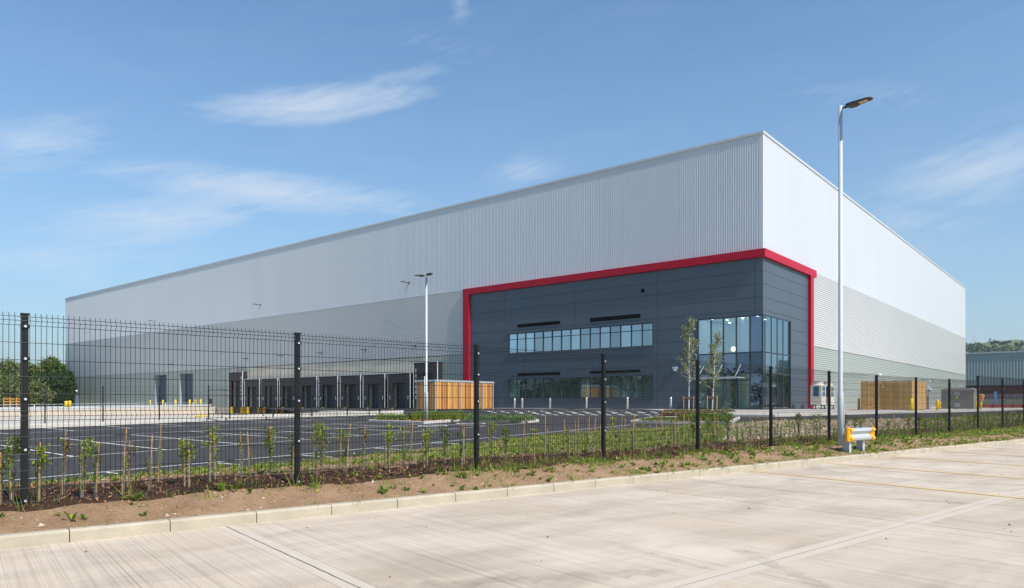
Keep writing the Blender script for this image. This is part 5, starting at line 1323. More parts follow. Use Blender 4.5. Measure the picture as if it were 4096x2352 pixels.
# clods of soil
P, s, d = scatter_bed(22000, .12, 6, -4, 34, lambda P, s, d: .9 * (~mulch_w(s, d)))
rocks('soil_clods', P, bed_zs(P), np.full(len(P), .012) * (1 + 1.3 * nrg.random(len(P)) ** 3), M['soil'], 'loose clods of dry brown soil', 'soil')
P, s, d = scatter_bed(5200, .12, 5, -4, 30, lambda P, s, d: .8 * (d < fence_d(s) + 3))
tag(quads_obj('straw', leaf_quads(np.column_stack([P, bed_zs(P) + .014]), .05, -.0, .13, .7), 4, M['stake']), 'dry straw and twig scraps on the soil', 'straw', kind='stuff')
# rubble bank on the right behind the fence
def rub(P, s, d): 
    px = HX + F * P[:, 0] / P[:, 1]; db = dist_poly(P, BEDa); return ((px > 2900) & (px < 3660) & (db > .25) & (d > fence_d(s) + 1.6)) * .95
P, s, d = scatter_bed(26000, 2.5, 14, 12, 46, rub)
rocks('rubble', P, bed_zs(P) + .01, np.full(len(P), .045) * (1 + nrg.random(len(P))), M['rubble'], 'bank of broken stone rubble behind the planting', 'rubble')
# grass and weeds
def px_of(P): return HX + F * P[:, 0] / P[:, 1]
def grass_dens(P, s, d):
    x = px_of(P); f = fence_d(s); behind = d > f + .9; inm = mulch_w(s, d); base = np.where(behind, np.interp(x, [-400, 900, 1700, 2100, 2900, 3300, 3700, 4200], [.08, .14, .22, .52, .60, .22, .35, .65]),
                  np.where(d > f - .45, np.interp(x, [-400, 600, 1300, 2400, 3000, 4200], [.22, .45, .65, .85, .70, .80]), np.interp(x, [-400, 400, 1500, 2300, 2700, 3300, 3700, 4200], [.16, .13, .16, .42, 1.0, .75, .95, 1.0])))
    p = patch(P, 1.3, 3.0) * .5 + patch(P, 3.7, 9.0) * .5
    edge = dist_poly(P, BEDa) < .5
    base = np.where(edge & (x < 2300), np.maximum(base, .30), base)
    base = np.where(inm & (d > f + .18), base * .16, base) * .8
    return np.clip(base * np.clip((p - .43) * 6.0, 0, 1.6), 0, 1)
# tufts: each root carries several blades
P, s, d = scatter_bed(90000, .02, 12, -5, 52, grass_dens)
k = 7; R_ = np.repeat(P, k, 0) + nrg.normal(0, .035, (len(P) * k, 2)); f = fence_d(s); hgt = np.where(d > f - .3, .10, .060); hgt = np.where((np.abs(d - f - .5) < .8) & (nrg.random(len(P)) < .15), .24, hgt)
hh = np.repeat(hgt, k) * (.5 + nrg.random(len(R_)))
V = blades(np.column_stack([R_, bed_zs(R_) - .01]), hh, .007 + .0004 * np.repeat(np.clip(s, 0, 40), k), .9)
tag(quads_obj('grass', V, 3, M['grass']), 'patchy green grass and weeds along the planted strip', 'grass', kind='stuff')
# broad-leaved weeds: rosettes
def weeds(n, dens, size, hh, name, label):
    P, s, d = scatter_bed(n, .1, 10, -4, 46, dens); k = 11; ang = nrg.random((len(P), k)) * 6.28; r = size * (.5 + .9 * nrg.random((len(P), 1))); L_ = r * (.6 + .6 * nrg.random((len(P), k)))
    z = bed_zs(P); dirx, diry = np.cos(ang), np.sin(ang); el = nrg.random((len(P), k)) * hh
    base = np.stack([np.broadcast_to(P[:, 0:1], ang.shape), np.broadcast_to(P[:, 1:2], ang.shape), np.broadcast_to(z[:, None], ang.shape) + .005], -1)
    tip = base + np.stack([dirx * L_, diry * L_, el * L_ * 1.4 + .006], -1); side = np.stack([-diry, dirx, np.zeros_like(dirx)], -1) * (L_ * .30)[..., None]
    mid = base * .45 + tip * .55 + np.array((0, 0, .012)); V = np.stack([base, mid + side, tip, mid - side], 2).reshape(-1, 3)
    return tag(quads_obj(name, V, 4, M['grass']), label, 'weeds', kind='stuff')
weeds(5200, lambda P, s, d: (d < fence_d(s) + .1) * .5 * np.interp(px_of(P), [0, 1200, 2600, 4000], [1, .9, 1, 1]), .045, .5, 'weeds', 'tiny seedlings sprinkled over the bare soil by the kerb')
weeds(9000, lambda P, s, d: (np.abs(d - fence_d(s) + .02) < .28) * np.interp(px_of(P), [0, 500, 1100, 2400, 4000], [.2, .4, .75, .9, .9]) * np.clip(patch(P, 1.7, 5) * 2.4 - .8, 0, 1), .05, .9, 'weeds', 'leafy weeds crowding the foot of the mesh fence')
weeds(16000, lambda P, s, d: np.where(mulch_w(s, d), .05, 1) * np.where(d < fence_d(s) - .1, np.interp(px_of(P), [0, 1800, 2500, 4000], [.12, .18, .6, .8]), np.interp(px_of(P), [0, 1500, 2200, 4000], [.35, .4, .9, .7])) * np.clip(patch(P, 2.1, 5) * 1.8 - .25, 0, 1), .06, .9, 'weeds', 'low leafy weeds dotted over the soil strip')
# yellow flower
P = GP(1272, 1975, .2); q_ = tag(quads_obj('yellow_flower', leaf_quads(np.column_stack([np.tile(P, (16, 1)) + nrg.normal(0, .012, (16, 2)), np.full(16, bed_z(*P) + .03)]), .022), 4, M['warning'], origin=(P[0], P[1], bed_z(*P))), 'single small yellow flower on the bare soil by the kerb', 'flower')

# ---- saplings with canes and clear guards
def sapling_kind(k, leafm, bushy, hgt, guard_h, cane_h, tilt, redtop=False):
    r = random.Random(100 + k); t = []
    mb = MB(); mb.tube([(0, 0, -.05), (tilt[0] * .5, tilt[1] * .5, cane_h * .5), (tilt[0], tilt[1], cane_h)], [.0095, .009, .0075], 6); cane = mb
    g = MB(); g.tube([(.0, 0, 0), (tilt[0] * .45, tilt[1] * .45, guard_h * .5), (tilt[0] * .9 * guard_h / cane_h, tilt[1] * .9 * guard_h / cane_h, guard_h)], [.026, .023, .025], 10, cap=False)
    st = [(.012, .0, 0), (.016, .006, guard_h * .5), (.01 + r.uniform(-.02, .03), r.uniform(-.02, .02), guard_h), (r.uniform(-.05, .06), r.uniform(-.04, .04), hgt)]
    sm = MB(); sm.tube(st, [.006, .005, .004, .002], 5)
    pts = []
    for b in range(bushy):
        z = guard_h * .25 + (hgt - guard_h * .25) * r.random() ** .8; f = z / hgt; inside = z < guard_h
        cx = st[2][0] * f + (st[3][0] - st[2][0]) * max(0, f - .7) * 3; a = r.uniform(0, 6.28); L_ = (.012 if inside else r.uniform(.03, .11)) * (1.0 if redtop is None else 1)
        e = (cx + math.cos(a) * L_, math.sin(a) * L_, z + (0 if inside else r.uniform(-.01, .05)))
        if not inside and L_ > .06: sm.tube([(cx, 0, z - .02), e], [.003, .0015], 4, cap=False)
        for q in range(10 if not inside else 5): pts.append((e[0] + r.gauss(0, .026 if not inside else .012), e[1] + r.gauss(0, .026 if not inside else .012), e[2] + r.gauss(0, .026)))
    lf = leaf_quads(np.array(pts), .037, .2, .66)
    def me_(name, b_, m): me = bpy.data.meshes.new(name); me.from_pydata(b_.v, [], b_.f); me.materials.append(m); me.update(); return me
    q = quads_obj('foliage', lf, 4, leafm); lm = q.data; bpy.data.objects.remove(q)
    return dict(cane=me_('cane', cane, M['cane']), tree_guard=me_('tree_guard', g, M['guard']), stem=me_('stem', sm, M['twig']), foliage=lm)
sk = [sapling_kind(0, M['leaf_young'], 16, .74, .52, .80, (.02, .01)), sapling_kind(1, M['leaf_young'], 30, .80, .50, .74, (-.05, .02)), sapling_kind(2, M['leaf_dark'], 26, .66, .52, .82, (.07, .0)),
      sapling_kind(3, M['leaf_dark'], 8, .50, .54, .84, (-.03, .03)), sapling_kind(4, M['leaf_young'], 12, .56, .55, .86, (.04, -.02)), sapling_kind(5, M['leaf_red'], 12, .70, .50, .80, (.03, .02)),
      sapling_kind(6, M['leaf_young'], 48, .70, .46, .76, (.0, .0)), sapling_kind(7, M['leaf_dark'], 55, .78, .46, .70, (-.02, .03))]
sap = [(4, 2045, 7), (49, 2009, 1), (155, 2014, 6), (249, 1987, 5), (329, 2009, 1), (381, 1987, 2), (488, 1991, 4), (511, 1951, 5), (596, 1969, 3), (632, 1933, 4), (739, 1951, 6), (757, 1953, 0), (838, 1937, 0), (862, 1922, 0), (968, 1915, 5), (1001, 1910, 3), (1085, 1906, 6), (1166, 1919, 2), (1264, 1904, 1), (1287, 1893, 7),
       (1356, 1884, 0), (1381, 1893, 2), (1448, 1893, 5), (1549, 1884, 1), (1558, 1880, 0), (1614, 1861, 0), (1638, 1866, 4), (1699, 1879, 1), (1710, 1868, 6), (1780, 1861, 7), (1844, 1870, 2), (1857, 1858, 3), (1963, 1837, 1), (2023, 1845, 7), (2088, 1846, 4), (2137, 1843, 0), (2181, 1815, 3), (2192, 1840, 3), (2258, 1812, 4), (2275, 1837, 0), (2301, 1810, 3), (2312, 1835, 4),
       (2352, 1804, 3), (2373, 1815, 4), (2400, 1800, 3), (2453, 1799, 0), (2480, 1818, 3), (2502, 1790, 4), (2534, 1810, 3), (2542, 1792, 4), (2574, 1807, 0), (2600, 1789, 3), (2621, 1806, 4), (2652, 1784, 3), (2686, 1796, 0), (2698, 1785, 3), (2715, 1798, 4), (2731, 1777, 3), (2759, 1781, 4), (2775, 1775, 7), (2806, 1790, 3), (2832, 1781, 6), (2855, 1768, 3), (2871, 1785, 4), (2891, 1752, 3),
       (2912, 1784, 7), (2952, 1756, 4), (2970, 1762, 3), (2993, 1757, 4), (3002, 1773, 3), (3027, 1768, 0), (3051, 1763, 3), (3069, 1752, 4), (3102, 1748, 3), (3108, 1763, 4), (3124, 1745, 3), (3157, 1759, 0), (3181, 1742, 4), (3196, 1758, 7), (3224, 1738, 3), (3257, 1755, 0), (3268, 1745, 3), (3282, 1752, 0), (3340, 1765, 4), (3381, 1735, 7), (3420, 1730, 7), (3444, 1728, 6),
       (3530, 1755, 3), (3549, 1741, 4), (3555, 1757, 6), (3580, 1755, 3), (3596, 1748, 4), (3618, 1749, 3), (3632, 1738, 6), (3643, 1747, 4), (3660, 1746, 0), (3677, 1746, 7), (3699, 1740, 6), (3708, 1736, 3), (3726, 1744, 4), (3740, 1733, 3), (3751, 1729, 0), (3769, 1724, 3), (3783, 1728, 7), (3800, 1729, 4), (3819, 1722, 3), (3826, 1712, 4), (3837, 1733, 3), (3851, 1726, 4), (3866, 1726, 3), (3880, 1722, 6),
       (3898, 1718, 7), (3909, 1722, 3), (3927, 1715, 4), (3941, 1715, 3), (3955, 1715, 4), (3973, 1711, 3), (3984, 1711, 3), (4013, 1707, 4), (4027, 1704, 7), (4038, 1708, 3), (4052, 1704, 6), (4063, 1706, 3), (4077, 1703, 7)]
words = ['leafless bamboo cane', 'leafy young sapling']
ordw = ['first', 'second', 'third', 'fourth', 'fifth', 'sixth', 'seventh', 'eighth', 'ninth', 'tenth', 'eleventh', 'twelfth', 'thirteenth', 'fourteenth', 'fifteenth', 'sixteenth', 'seventeenth', 'eighteenth', 'nineteenth', 'twentieth', 'twenty-first', 'twenty-second', 'twenty-third', 'twenty-fourth']
post_px = [HX + F * fpos(i)[0] / fpos(i)[1] for i in range(13)]
sap.sort(); cnt = {}
for px, py, k in sap:
    # intersect the sight line with the bed surface behind the fence
    p = (px - HX) / F; t = (p * P0f[1] - P0f[0]) / (FD[0] - p * FD[1]); Pf = P0f + FD * t
    best = None
    for e in np.linspace(.06, 1.25, 30):
        dirn = np.array((p, 1.0)); Y = Pf[1] + e / abs(KN @ dirn / 1.0); P = dirn * Y; z = float(bed_zs([P])[0]); yy = HY - F * (z - CZ) / Y
        if best is None or abs(yy - py) < best[0]: best = (abs(yy - py), P, z)
    _, P, z = best
    gap_i = sum(1 for q in post_px if q < px); cnt[gap_i] = cnt.get(gap_i, 0) + 1
    where = 'left of the nearest fence post' if gap_i == 0 else 'past the %s fence post' % (['nearest', 'second', 'third', 'fourth', 'fifth', 'sixth', 'seventh', 'eighth', 'ninth', 'tenth', 'eleventh', 'twelfth', 'thirteenth'][gap_i - 1])
    look = {0: 'thin green sapling', 1: 'leafy bright green sapling', 2: 'dark-leaved sapling', 3: 'nearly bare caned sapling', 4: 'sparse caned sapling', 5: 'red-tipped sapling', 6: 'bushy yellow-green sapling', 7: 'dense dark green sapling'}[k]
    e_ = empty('young_sapling', (P[0], P[1], z), '%s, %s %s' % (look, ordw[cnt[gap_i] - 1], where), 'sapling', 'staked saplings planted behind the mesh fence')
    sc_ = rng.uniform(.68, .94); ro = rng.uniform(0, 6.28) if k not in (1, 2) else rng.uniform(-.6, .6)
    e_.rotation_euler = (rng.uniform(-.03, .03), rng.uniform(-.03, .03), ro); e_.scale = (sc_, sc_, sc_)
    for nm in ('cane', 'tree_guard', 'stem', 'foliage'): link_obj(nm, sk[k][nm], e_)

# ---- planted islands and beds in the car park
def poly_px(L_, dz=0.0): return [AP(x, y, dz) for x, y in L_]
isl = poly_px([(1473, 1688), (1697, 1695.5), (1838, 1685), (2094, 1692.5), (2156, 1687.5), (2125, 1673), (1900, 1668), (1600, 1671)])
strip('island_kerb', isl + [isl[0]], 0.13, asph, 0.125, M['kerb_pale'], side=1, joints=0.9)
cen = sum(isl) / len(isl); isi = [p + (cen - p) * .02 for p in isl]
sheet('island_soil', isi, lambda x, y: asph(x, y) + .10, M['mulch'], 2.0)
bed3 = poly_px([(2521.5, 1691.5), (2700, 1694.5), (2924, 1697), (2960, 1676), (2760, 1672), (2600, 1676)])
strip('island_kerb', bed3 + [bed3[0]], 0.13, asph, 0.125, M['kerb_pale'], side=1, joints=0.9)
sheet('island_soil', bed3, lambda x, y: asph(x, y) + .10, M['mulch'], 2.0)
def GA(px, py): # point on the apron surface
    p, q = ray(px, py); Y = 40.0
    for _ in range(20): Y = (apron_z(p * Y, Y) - CZ) / q if q else Y
    return np.array((p * Y, Y))
def on_apron(px, py, dz=.0):
    p, q = ray(px, py); best = None
    for Y in np.linspace(28, 75, 400):
        e = abs(HY - F * (apron_z(p * Y, Y) + dz - CZ) / Y - py)
        if best is None or e < best[0]: best = (e, Y)
    return np.array((p * best[1], best[1]))
bt_ = [on_apron(2640, 1661), on_apron(2760, 1657), on_apron(2941, 1646), on_apron(2900, 1643), on_apron(2700, 1642.5), on_apron(2655, 1645)]
sheet('bed_mulch', bt_, lambda x, y: apron_z(x, y) + .07, M['mulch'], 1.5, skirt=.1)
def in_poly(P, poly):
    x, y = P[:, 0], P[:, 1]; c = np.zeros(len(P), bool); j = len(poly) - 1
    for i in range(len(poly)):
        xi, yi = poly[i]; xj, yj = poly[j]
        c ^= ((yi > y) != (yj > y)) & (x < (xj - xi) * (y - yi) / (yj - yi + 1e-12) + xi); j = i
    return c
def sample_poly(poly, n):
    a = np.array(poly); lo, hi = a.min(0), a.max(0); P = lo + (hi - lo) * nrg.random((n * 4, 2)); P = P[in_poly(P, poly)]; return P[:n]
def tuft_mesh(h, n, spread):
    P = nrg.normal(0, spread, (n, 2)); V = blades(np.column_stack([P, np.zeros(n)]), h * (.6 + .5 * nrg.random(n)), .018, .45); q = quads_obj('ornamental_grass', V, 3, M['tuft']); me = q.data; bpy.data.objects.remove(q); return me
def shrub_mesh(h, n, spread, m, leaf=.07):
    r_ = nrg.random(n) ** .5; a = nrg.random(n) * 6.28; z = nrg.random(n) ** .7 * h; C = np.column_stack([np.cos(a) * r_ * spread * (1 - .3 * z / h), np.sin(a) * r_ * spread * (1 - .3 * z / h), z])
    q = quads_obj('low_shrub', leaf_quads(C, leaf, .5, .5), 4, m); me = q.data; bpy.data.objects.remove(q); return me
tfs = [tuft_mesh(.55, 130, .07), tuft_mesh(.48, 110, .08)]
shs = [shrub_mesh(.28, 130, .22, M['sage'], .075), shrub_mesh(.26, 120, .2, M['shrub'], .07), shrub_mesh(.5, 260, .26, M['shrub'], .09)]
def place(name, me, P, z, label, cat, group, sc=1.0):
    o = bpy.data.objects.new(name, me); scene.collection.objects.link(o); o.location = (P[0], P[1], z); o.rotation_euler = (0, 0, rng.uniform(0, 6.28)); o.scale = (sc, sc, sc * rng.uniform(.85, 1.15)); return tag(o, label, cat, group)
def row(P0, P1, n, jit): return [P0 + (P1 - P0) * ((i + .5) / n) + nrg.normal(0, jit, 2) for i in range(n)]
ctr = lambda px, y: AP(px, y, .1)
for i in range(22):
    px = 1640 + i * 10.2; P = ctr(px, 1680 - (i % 3) * 3.2); place('ornamental_grass', tfs[i % 2], P, float(asph(*P)) + .1, 'tall bright grass tuft in the lamp post island', 'grass tuft', 'tall grass tufts in the lamp post island', rng.uniform(.9, 1.15))
for i in range(26):
    px = 1510 + i * 5.6 if i < 22 else 1860 + i; P = ctr(px, 1681 - (i % 3) * 3.0 + (0 if px < 1700 else 0)); place('low_shrub', shs[1], P, float(asph(*P)) + .1, 'low green shrub at the left end of the lamp post island', 'shrub', 'low shrubs at the left end of the lamp post island', rng.uniform(.8, 1.2))
for i in range(48):
    px = 1870 + (i // 2) * 11.2 + (i % 2) * 4; P = ctr(px, 1684 - (i % 2) * 5.5); place('low_shrub', shs[0 if i % 3 else 1], P, float(asph(*P)) + .1, 'low grey-green shrub in the right half of the lamp post island', 'shrub', 'low shrubs in the right half of the lamp post island', rng.uniform(.8, 1.15))
for i in range(34):
    px = 2570 + i * 10.6; P = ctr(px, 1688 - (i % 3) * 3.6 if px > 2590 else 1688); place('low_shrub', shs[2 if px > 2715 else 1], P, float(asph(*P)) + .1, 'glossy low shrub in the kerbed bed in front of the entrance', 'shrub', 'shrubs in the kerbed bed in front of the entrance', rng.uniform(.55, .85))
for i in range(34):
    px = 2662 + i * 8.0; P = on_apron(px, np.interp(px, [2650, 2760, 2941], [1655, 1652, 1644.5]) - (i % 3) * 2.0, .05)
    kind = i % 4 == 1
    place('ornamental_grass' if kind else 'low_shrub', tfs[i % 2] if kind else shs[0 if px > 2860 else 1], P, apron_z(*P) + .07, 'spiky grass tuft round the two birch trees' if kind else 'small shrub round the two birch trees', 'grass tuft' if kind else 'shrub', 'plants under the two birch trees', rng.uniform(.42, .7))
P = sample_poly(isi, 1500); rocks('bark_chips', P, np.array([float(asph(*p)) + .11 for p in P]), np.full(len(P), .05), M['chips'], 'bark chips covering the car park island soil', 'mulch')
P = sample_poly(bt_, 900); rocks('bark_chips', P, np.array([apron_z(*p) + .08 for p in P]), np.full(len(P), .05), M['chips'], 'bark chips round the birch trees', 'mulch')

# ---- the two birches
def birch(px, py, top_py, lean_px, label, seed, nb):
    r = random.Random(seed); P = on_apron(px, py, .05); z0 = apron_z(*P) + .06; Y = P[1]; H = (py - top_py) / F * Y; lx = lean_px / F * Y
    t = empty('birch_tree', (P[0], P[1], z0), label, 'tree')
    tr = MB(); tp = [(P[0], P[1], z0 - .05), (P[0] + lx * .2 + .02, P[1], z0 + H * .3), (P[0] + lx * .55 - .03, P[1], z0 + H * .62), (P[0] + lx, P[1], z0 + H * .98)]
    tr.tube(tp, [.045, .036, .024, .007], 9); tr.build('trunk', M['bark'], t)
    def trunk(f):
        g = f * 3; i = min(2, int(g)); u = g - i; a_ = Vector(tp[i]); b_ = Vector(tp[i + 1]); return a_.lerp(b_, u)
    br = MB(); C = []
    for i in range(nb):
        f = .30 + .66 * (i / nb); c = trunk(min(f, .98)); a = r.uniform(0, 6.28); L_ = (1.35 * (1 - f) + .28) * r.uniform(.7, 1.1) * H / 7.5 * 1.15; up = r.uniform(1.3, 2.6)
        d_ = Vector((math.cos(a), math.sin(a), up)).normalized(); m1 = c + Vector((math.cos(a) * L_ * .45, math.sin(a) * L_ * .45, L_ * .4 * up * .5)); e = c + Vector((math.cos(a) * L_ * .75, math.sin(a) * L_ * .75, L_ * .85 * up * .6))
        br.tube([c, m1, e], [.016 * (1.2 - f), .009, .003], 5, cap=False)
        for q in range(15):
            u = r.uniform(.3, 1.08); b_ = c.lerp(m1, u * 2) if u < .5 else m1.lerp(e, (u - .5) * 2)
            for _ in range(3): C.append((b_.x + r.gauss(0, .10), b_.y + r.gauss(0, .10), b_.z + r.gauss(0, .10)))
    for q in range(90):
        c = trunk(r.uniform(.6, 1.0)); C.append((c.x + r.gauss(0, .10), c.y + r.gauss(0, .10), c.z + r.gauss(0, .08)))
    br.build('branches', M['bark'], t); quads_obj('crown', leaf_quads(np.array(C), .105, 0, .75), 4, M['leaf_birch'], parent=t)
    st_ = empty('tree_stake', (P[0], P[1], z0), 'two timber stakes and a brown cross tie ' + ('at the taller birch' if seed == 3 else 'at the shorter birch'), 'tree stakes')
    for s in (-1, 1):
        m_ = MB(); x = P[0] + s * .31 - .03; m_.tube([(x, P[1] - .1, z0 - .1), (x + s * .01, P[1] - .1, z0 + 1.0)], .038, 8); m_.build('stake', M['stake'], st_)
    m_ = MB(); m_.box((P[0], P[1]), (1, 0), (0, 1), -.36, .34, -.075, -.05, z0 + .84, z0 + .95); m_.build('tie', M['belt'], st_)
birch(2754.5, 1648, 1264, 6, 'taller white-stemmed birch tree nearest the dark wall', 3, 34)
birch(2848, 1645, 1324, 22, 'shorter leaning birch tree in front of the glass entrance', 9, 26)

# ------------------------------------------------------------------ trees beyond
def tree(P, z0, H, W_, m, label, seed, leaf=.36, nclump=120, per=90, group='trees beyond the warehouse', low=.12, branch=True):
    r = random.Random(seed); t = empty('broadleaf_tree', (P[0], P[1], z0), label, 'tree', group)
    tr = MB(); tr.tube([(P[0], P[1], z0 - .3), (P[0] + r.uniform(-.2, .2), P[1], z0 + H * .35), (P[0] + r.uniform(-.4, .4), P[1], z0 + H * .8)], [H * .028, H * .02, .05], 8)
    for i in range(7): a = r.uniform(0, 6.28); f = r.uniform(.2, .6); tr.tube([(P[0], P[1], z0 + H * f), (P[0] + math.cos(a) * W_ * .33, P[1] + math.sin(a) * W_ * .33, z0 + H * (f + .22))], [H * .012, .03], 5)
    tr.build('trunk', M['trunk'], t); C = []
    for i in range(nclump):
        a = r.uniform(0, 6.28); f = low + (1 - low) * r.random(); prof_ = math.sin(min(1, (f - low) / (1 - low) * .86 + .14) * math.pi) ** .6; rr = W_ * .5 * prof_ * math.sqrt(r.random()) * r.uniform(.75, 1.12)
        c = np.array((P[0] + math.cos(a) * rr, P[1] + math.sin(a) * rr, z0 + H * (f * .93 + .02))); s = W_ * r.uniform(.035, .095)
        C.append(c + nrg.normal(0, 1, (per, 3)) * (s, s, s * .75))
    quads_obj('crown', leaf_quads(np.vstack(C), leaf, .3, .7), 4, m, parent=t); return t
ZG = CZ - .6
def tp(px, Y): return ((px - HX) / F * Y, Y)
TR = [(-120, 150, 11.5, 9, 'tree_a', 'tall bright tree at the left edge of the picture'), (40, 158, 9.6, 9, 'tree_c', 'olive tree behind the nearest fence post'), (115, 148, 8.6, 7.5, 'tree_c', 'pale olive tree right of the nearest fence post'), (205, 152, 10.3, 7, 'tree_a', 'bright yellow-green pointed tree left of the warehouse corner'),
      (165, 140, 6.0, 7, 'tree_b', 'dark low tree between the nearest post and the warehouse corner'), (245, 160, 8.8, 8, 'tree_b', 'very dark tree touching the far left warehouse corner'), (225, 138, 6.2, 6, 'tree_b', 'dark bush-like tree at the foot of the far warehouse corner'),
      (-40, 140, 6.5, 8, 'tree_a', 'low bright tree at the left edge below the tall one'), (140, 128, 4.2, 5, 'tree_c', 'small olive tree in front of the dark trees'), (20, 132, 4.6, 6, 'tree_c', 'small olive tree left of the nearest fence post'),
      (-15, 162, 10.2, 7, 'tree_b', 'tall dark tree right beside the left edge of the picture'), (82, 165, 8.2, 9, 'tree_b', 'dark tree directly behind the nearest fence post'), (150, 166, 8.9, 8, 'tree_a', 'mid green tree rising behind the pale olive one'), (262, 150, 7.4, 6, 'tree_b', 'shadowy tree half hidden by the far left warehouse corner')]
for i, (px, Y, H, W_, m, lb) in enumerate(TR): tree(tp(px, Y), ZG, H, W_, M[m], lb, 40 + i)
# woodland seen only in the glass, to the left and right of the view
def wood(name, pts, H, label, m, n):
    C = []
    for (x0, y0), (x1, y1) in zip(pts[:-1], pts[1:]):
        for i in range(n):
            f = nrg.random(); h = H * (.7 + .4 * math.sin(f * 13 + x0) ** 2); c = np.array((x0 + (x1 - x0) * f + nrg.normal(0, 2.5), y0 + (y1 - y0) * f + nrg.normal(0, 2.5), ZG + h * nrg.random() ** .8)); C.append(c + nrg.normal(0, 1.0, (110, 3)))
    return tag(quads_obj(name, leaf_quads(np.vstack(C), .6, .3, .8), 4, m), label, 'woodland', kind='stuff')
wood('woodland', [(-150, 110), (-155, 60), (-145, 10), (-125, -40)], 10.0, 'dense woodland beyond the left end of the site', M['tree_b'], 170)
wood('woodland', [(120, 90), (135, 130), (150, 170)], 9.0, 'dense woodland beyond the right side of the site', M['tree_a'], 90)

# timber rail fence and dark mesh by the left trees
tf = empty('timber_fence', (*tp(90, 122), ZG), 'orange timber rail fence below the left trees', 'fence')
m_ = MB(); pA, pB = np.array(tp(15, 122)), np.array(tp(142, 128)); dd = (pB - pA) / np.linalg.norm(pB - pA); q = np.array((-dd[1], dd[0])); LL = np.linalg.norm(pB - pA)
for z in (.5, 1.0, 1.45): m_.box(tuple(pA), tuple(dd), tuple(q), 0, LL, -.03, .03, CZ - .75 + z, CZ - .75 + z + .16)
m_.build('rail', M['orange_wood'], tf)
for i in range(6):
    m_ = MB(); x = LL * i / 5; m_.box(tuple(pA), tuple(dd), tuple(q), x - .09, x + .09, .035, .15, ZG - .5, CZ + 1.0); m_.build('post', M['orange_wood'], tf)
df = empty('mesh_fence', (*tp(150, 130), ZG), 'dark mesh fence in front of the left trees', 'fence')
m_ = MB(); pA, pB = np.array(tp(-60, 131)), np.array(tp(275, 136)); dd = (pB - pA) / np.linalg.norm(pB - pA); q = np.array((-dd[1], dd[0])); LL = np.linalg.norm(pB - pA); i = 0
while i * .16 < LL: m_.box(tuple(pA), tuple(dd), tuple(q), i * .16, i * .16 + .02, 0, .02, ZG - .3, CZ + 2.2); i += 1
m_.build('mesh_panel', M['wire'], df)
for x in np.arange(0, LL, 2.75):
    m_ = MB(); m_.box(tuple(pA), tuple(dd), tuple(q), x - .04, x + .04, -.06, .0, ZG - .3, CZ + 2.3); m_.build('fence_post', M['fence'], df)

# ------------------------------------------------------------------ right background
fw = empty('grey_warehouse', (*tp(3980, 190), CZ + .5), 'blue-grey ribbed warehouse on a dark brick base behind the main one', 'warehouse')
O = np.array(tp(3790, 178)); z0 = CZ + .9
def frib():
    mb = MB(); x = -60.0; 
    zt = CZ + (1614 - 1418) / F * 176
    while x < 40:
        def V(x, n, z): return (O[0] - A[0] * (-x) * 1 - B[0] * n, O[1] - A[1] * (-x) - B[1] * n, z)
        for (a0, n0), (a1, n1) in (((0, 0), (.30, 0)), ((.30, 0), (.36, .03)), ((.36, .03), (.54, .03)), ((.54, .03), (.6, 0))): mb.quad(V(x + a0, n0, CZ + 4.3), V(x + a1, n1, CZ + 4.3), V(x + a1, n1, zt), V(x + a0, n0, zt))
        x += .6
    return mb, zt
mb, ztf = frib(); mb.build('cladding', M['far_clad'], fw)
m_ = MB(); m_.box(tuple(O), tuple(A), tuple(B), -60, 40, .0, .5, ZG - 1, CZ + 4.3); m_.build('brick_base', M['brick'], fw)
m_ = MB(); m_.box(tuple(O), tuple(A), tuple(B), -60, 40, -.2, 30, ztf, ztf + .35); m_.build('roof', M['galv'], fw)
m_ = MB(); m_.box(tuple(O), tuple(A), tuple(B), -60, 40, .6, 29, CZ - .5, ztf - .01); m_.build('rear_wall', M['far_clad'], fw)
# maroon retaining boards, palisade railings and lawn
def far_line(px0, Y0, px1, Y1): a, b = np.array(tp(px0, Y0)), np.array(tp(px1, Y1)); d = (b - a) / np.linalg.norm(b - a); return a, d, np.array((-d[1], d[0])), np.linalg.norm(b - a)
a_, d_, q_, L_ = far_line(3880, 84, 4230, 84)
mr_ = empty('retaining_boards', (a_[0], a_[1], CZ - .6), 'low maroon board retaining wall below the palisade railings', 'wall')
m_ = MB(); m_.box(tuple(a_), tuple(d_), tuple(q_), 0, L_, 0, .06, CZ - .7, CZ - .10); m_.build('boards', M['maroon'], mr_)
for x in np.arange(.3, L_, 1.15): m_ = MB(); m_.box(tuple(a_), tuple(d_), tuple(q_), x, x + .16, -.14, -.002, CZ - .7, CZ - .08); m_.build('post', M['maroon'], mr_)
sheet('lawn_bank', [np.array(tp(3840, 84.1)), np.array(tp(4300, 84.1)), np.array(tp(4300, 178)), np.array(tp(3700, 178))], lambda x, y: CZ - .12 + max(0, (y - 120)) * .022, M['field'], 8.0)
pf = empty('palisade_fence', (*tp(3960, 88), CZ - .1), 'grey palisade railings in front of the dark brick base', 'fence')
a_, d_, q_, L_ = far_line(3870, 88, 4230, 88); i = 0; m_ = MB()
while i * .17 < L_: m_.box(tuple(a_), tuple(d_), tuple(q_), i * .17, i * .17 + .055, 0, .02, CZ - .05, CZ + 1.17); i += 1
m_.build('pales', M['palisade'], pf)
m_ = MB(); 
for z in (.15, .95): m_.box(tuple(a_), tuple(d_), tuple(q_), 0, L_, .03, .06, CZ + z, CZ + z + .05)
m_.build('rail', M['palisade'], pf)
m_ = MB(); P = tp(3981, 92); m_.box(P, (1, 0), (0, 1), -.17, .17, -.05, .05, CZ - .1, CZ + 1.5); tag(m_.build('blue_sign', M['blue'], origin=(*P, CZ - .1)), 'narrow blue sign behind the palisade railings', 'sign')
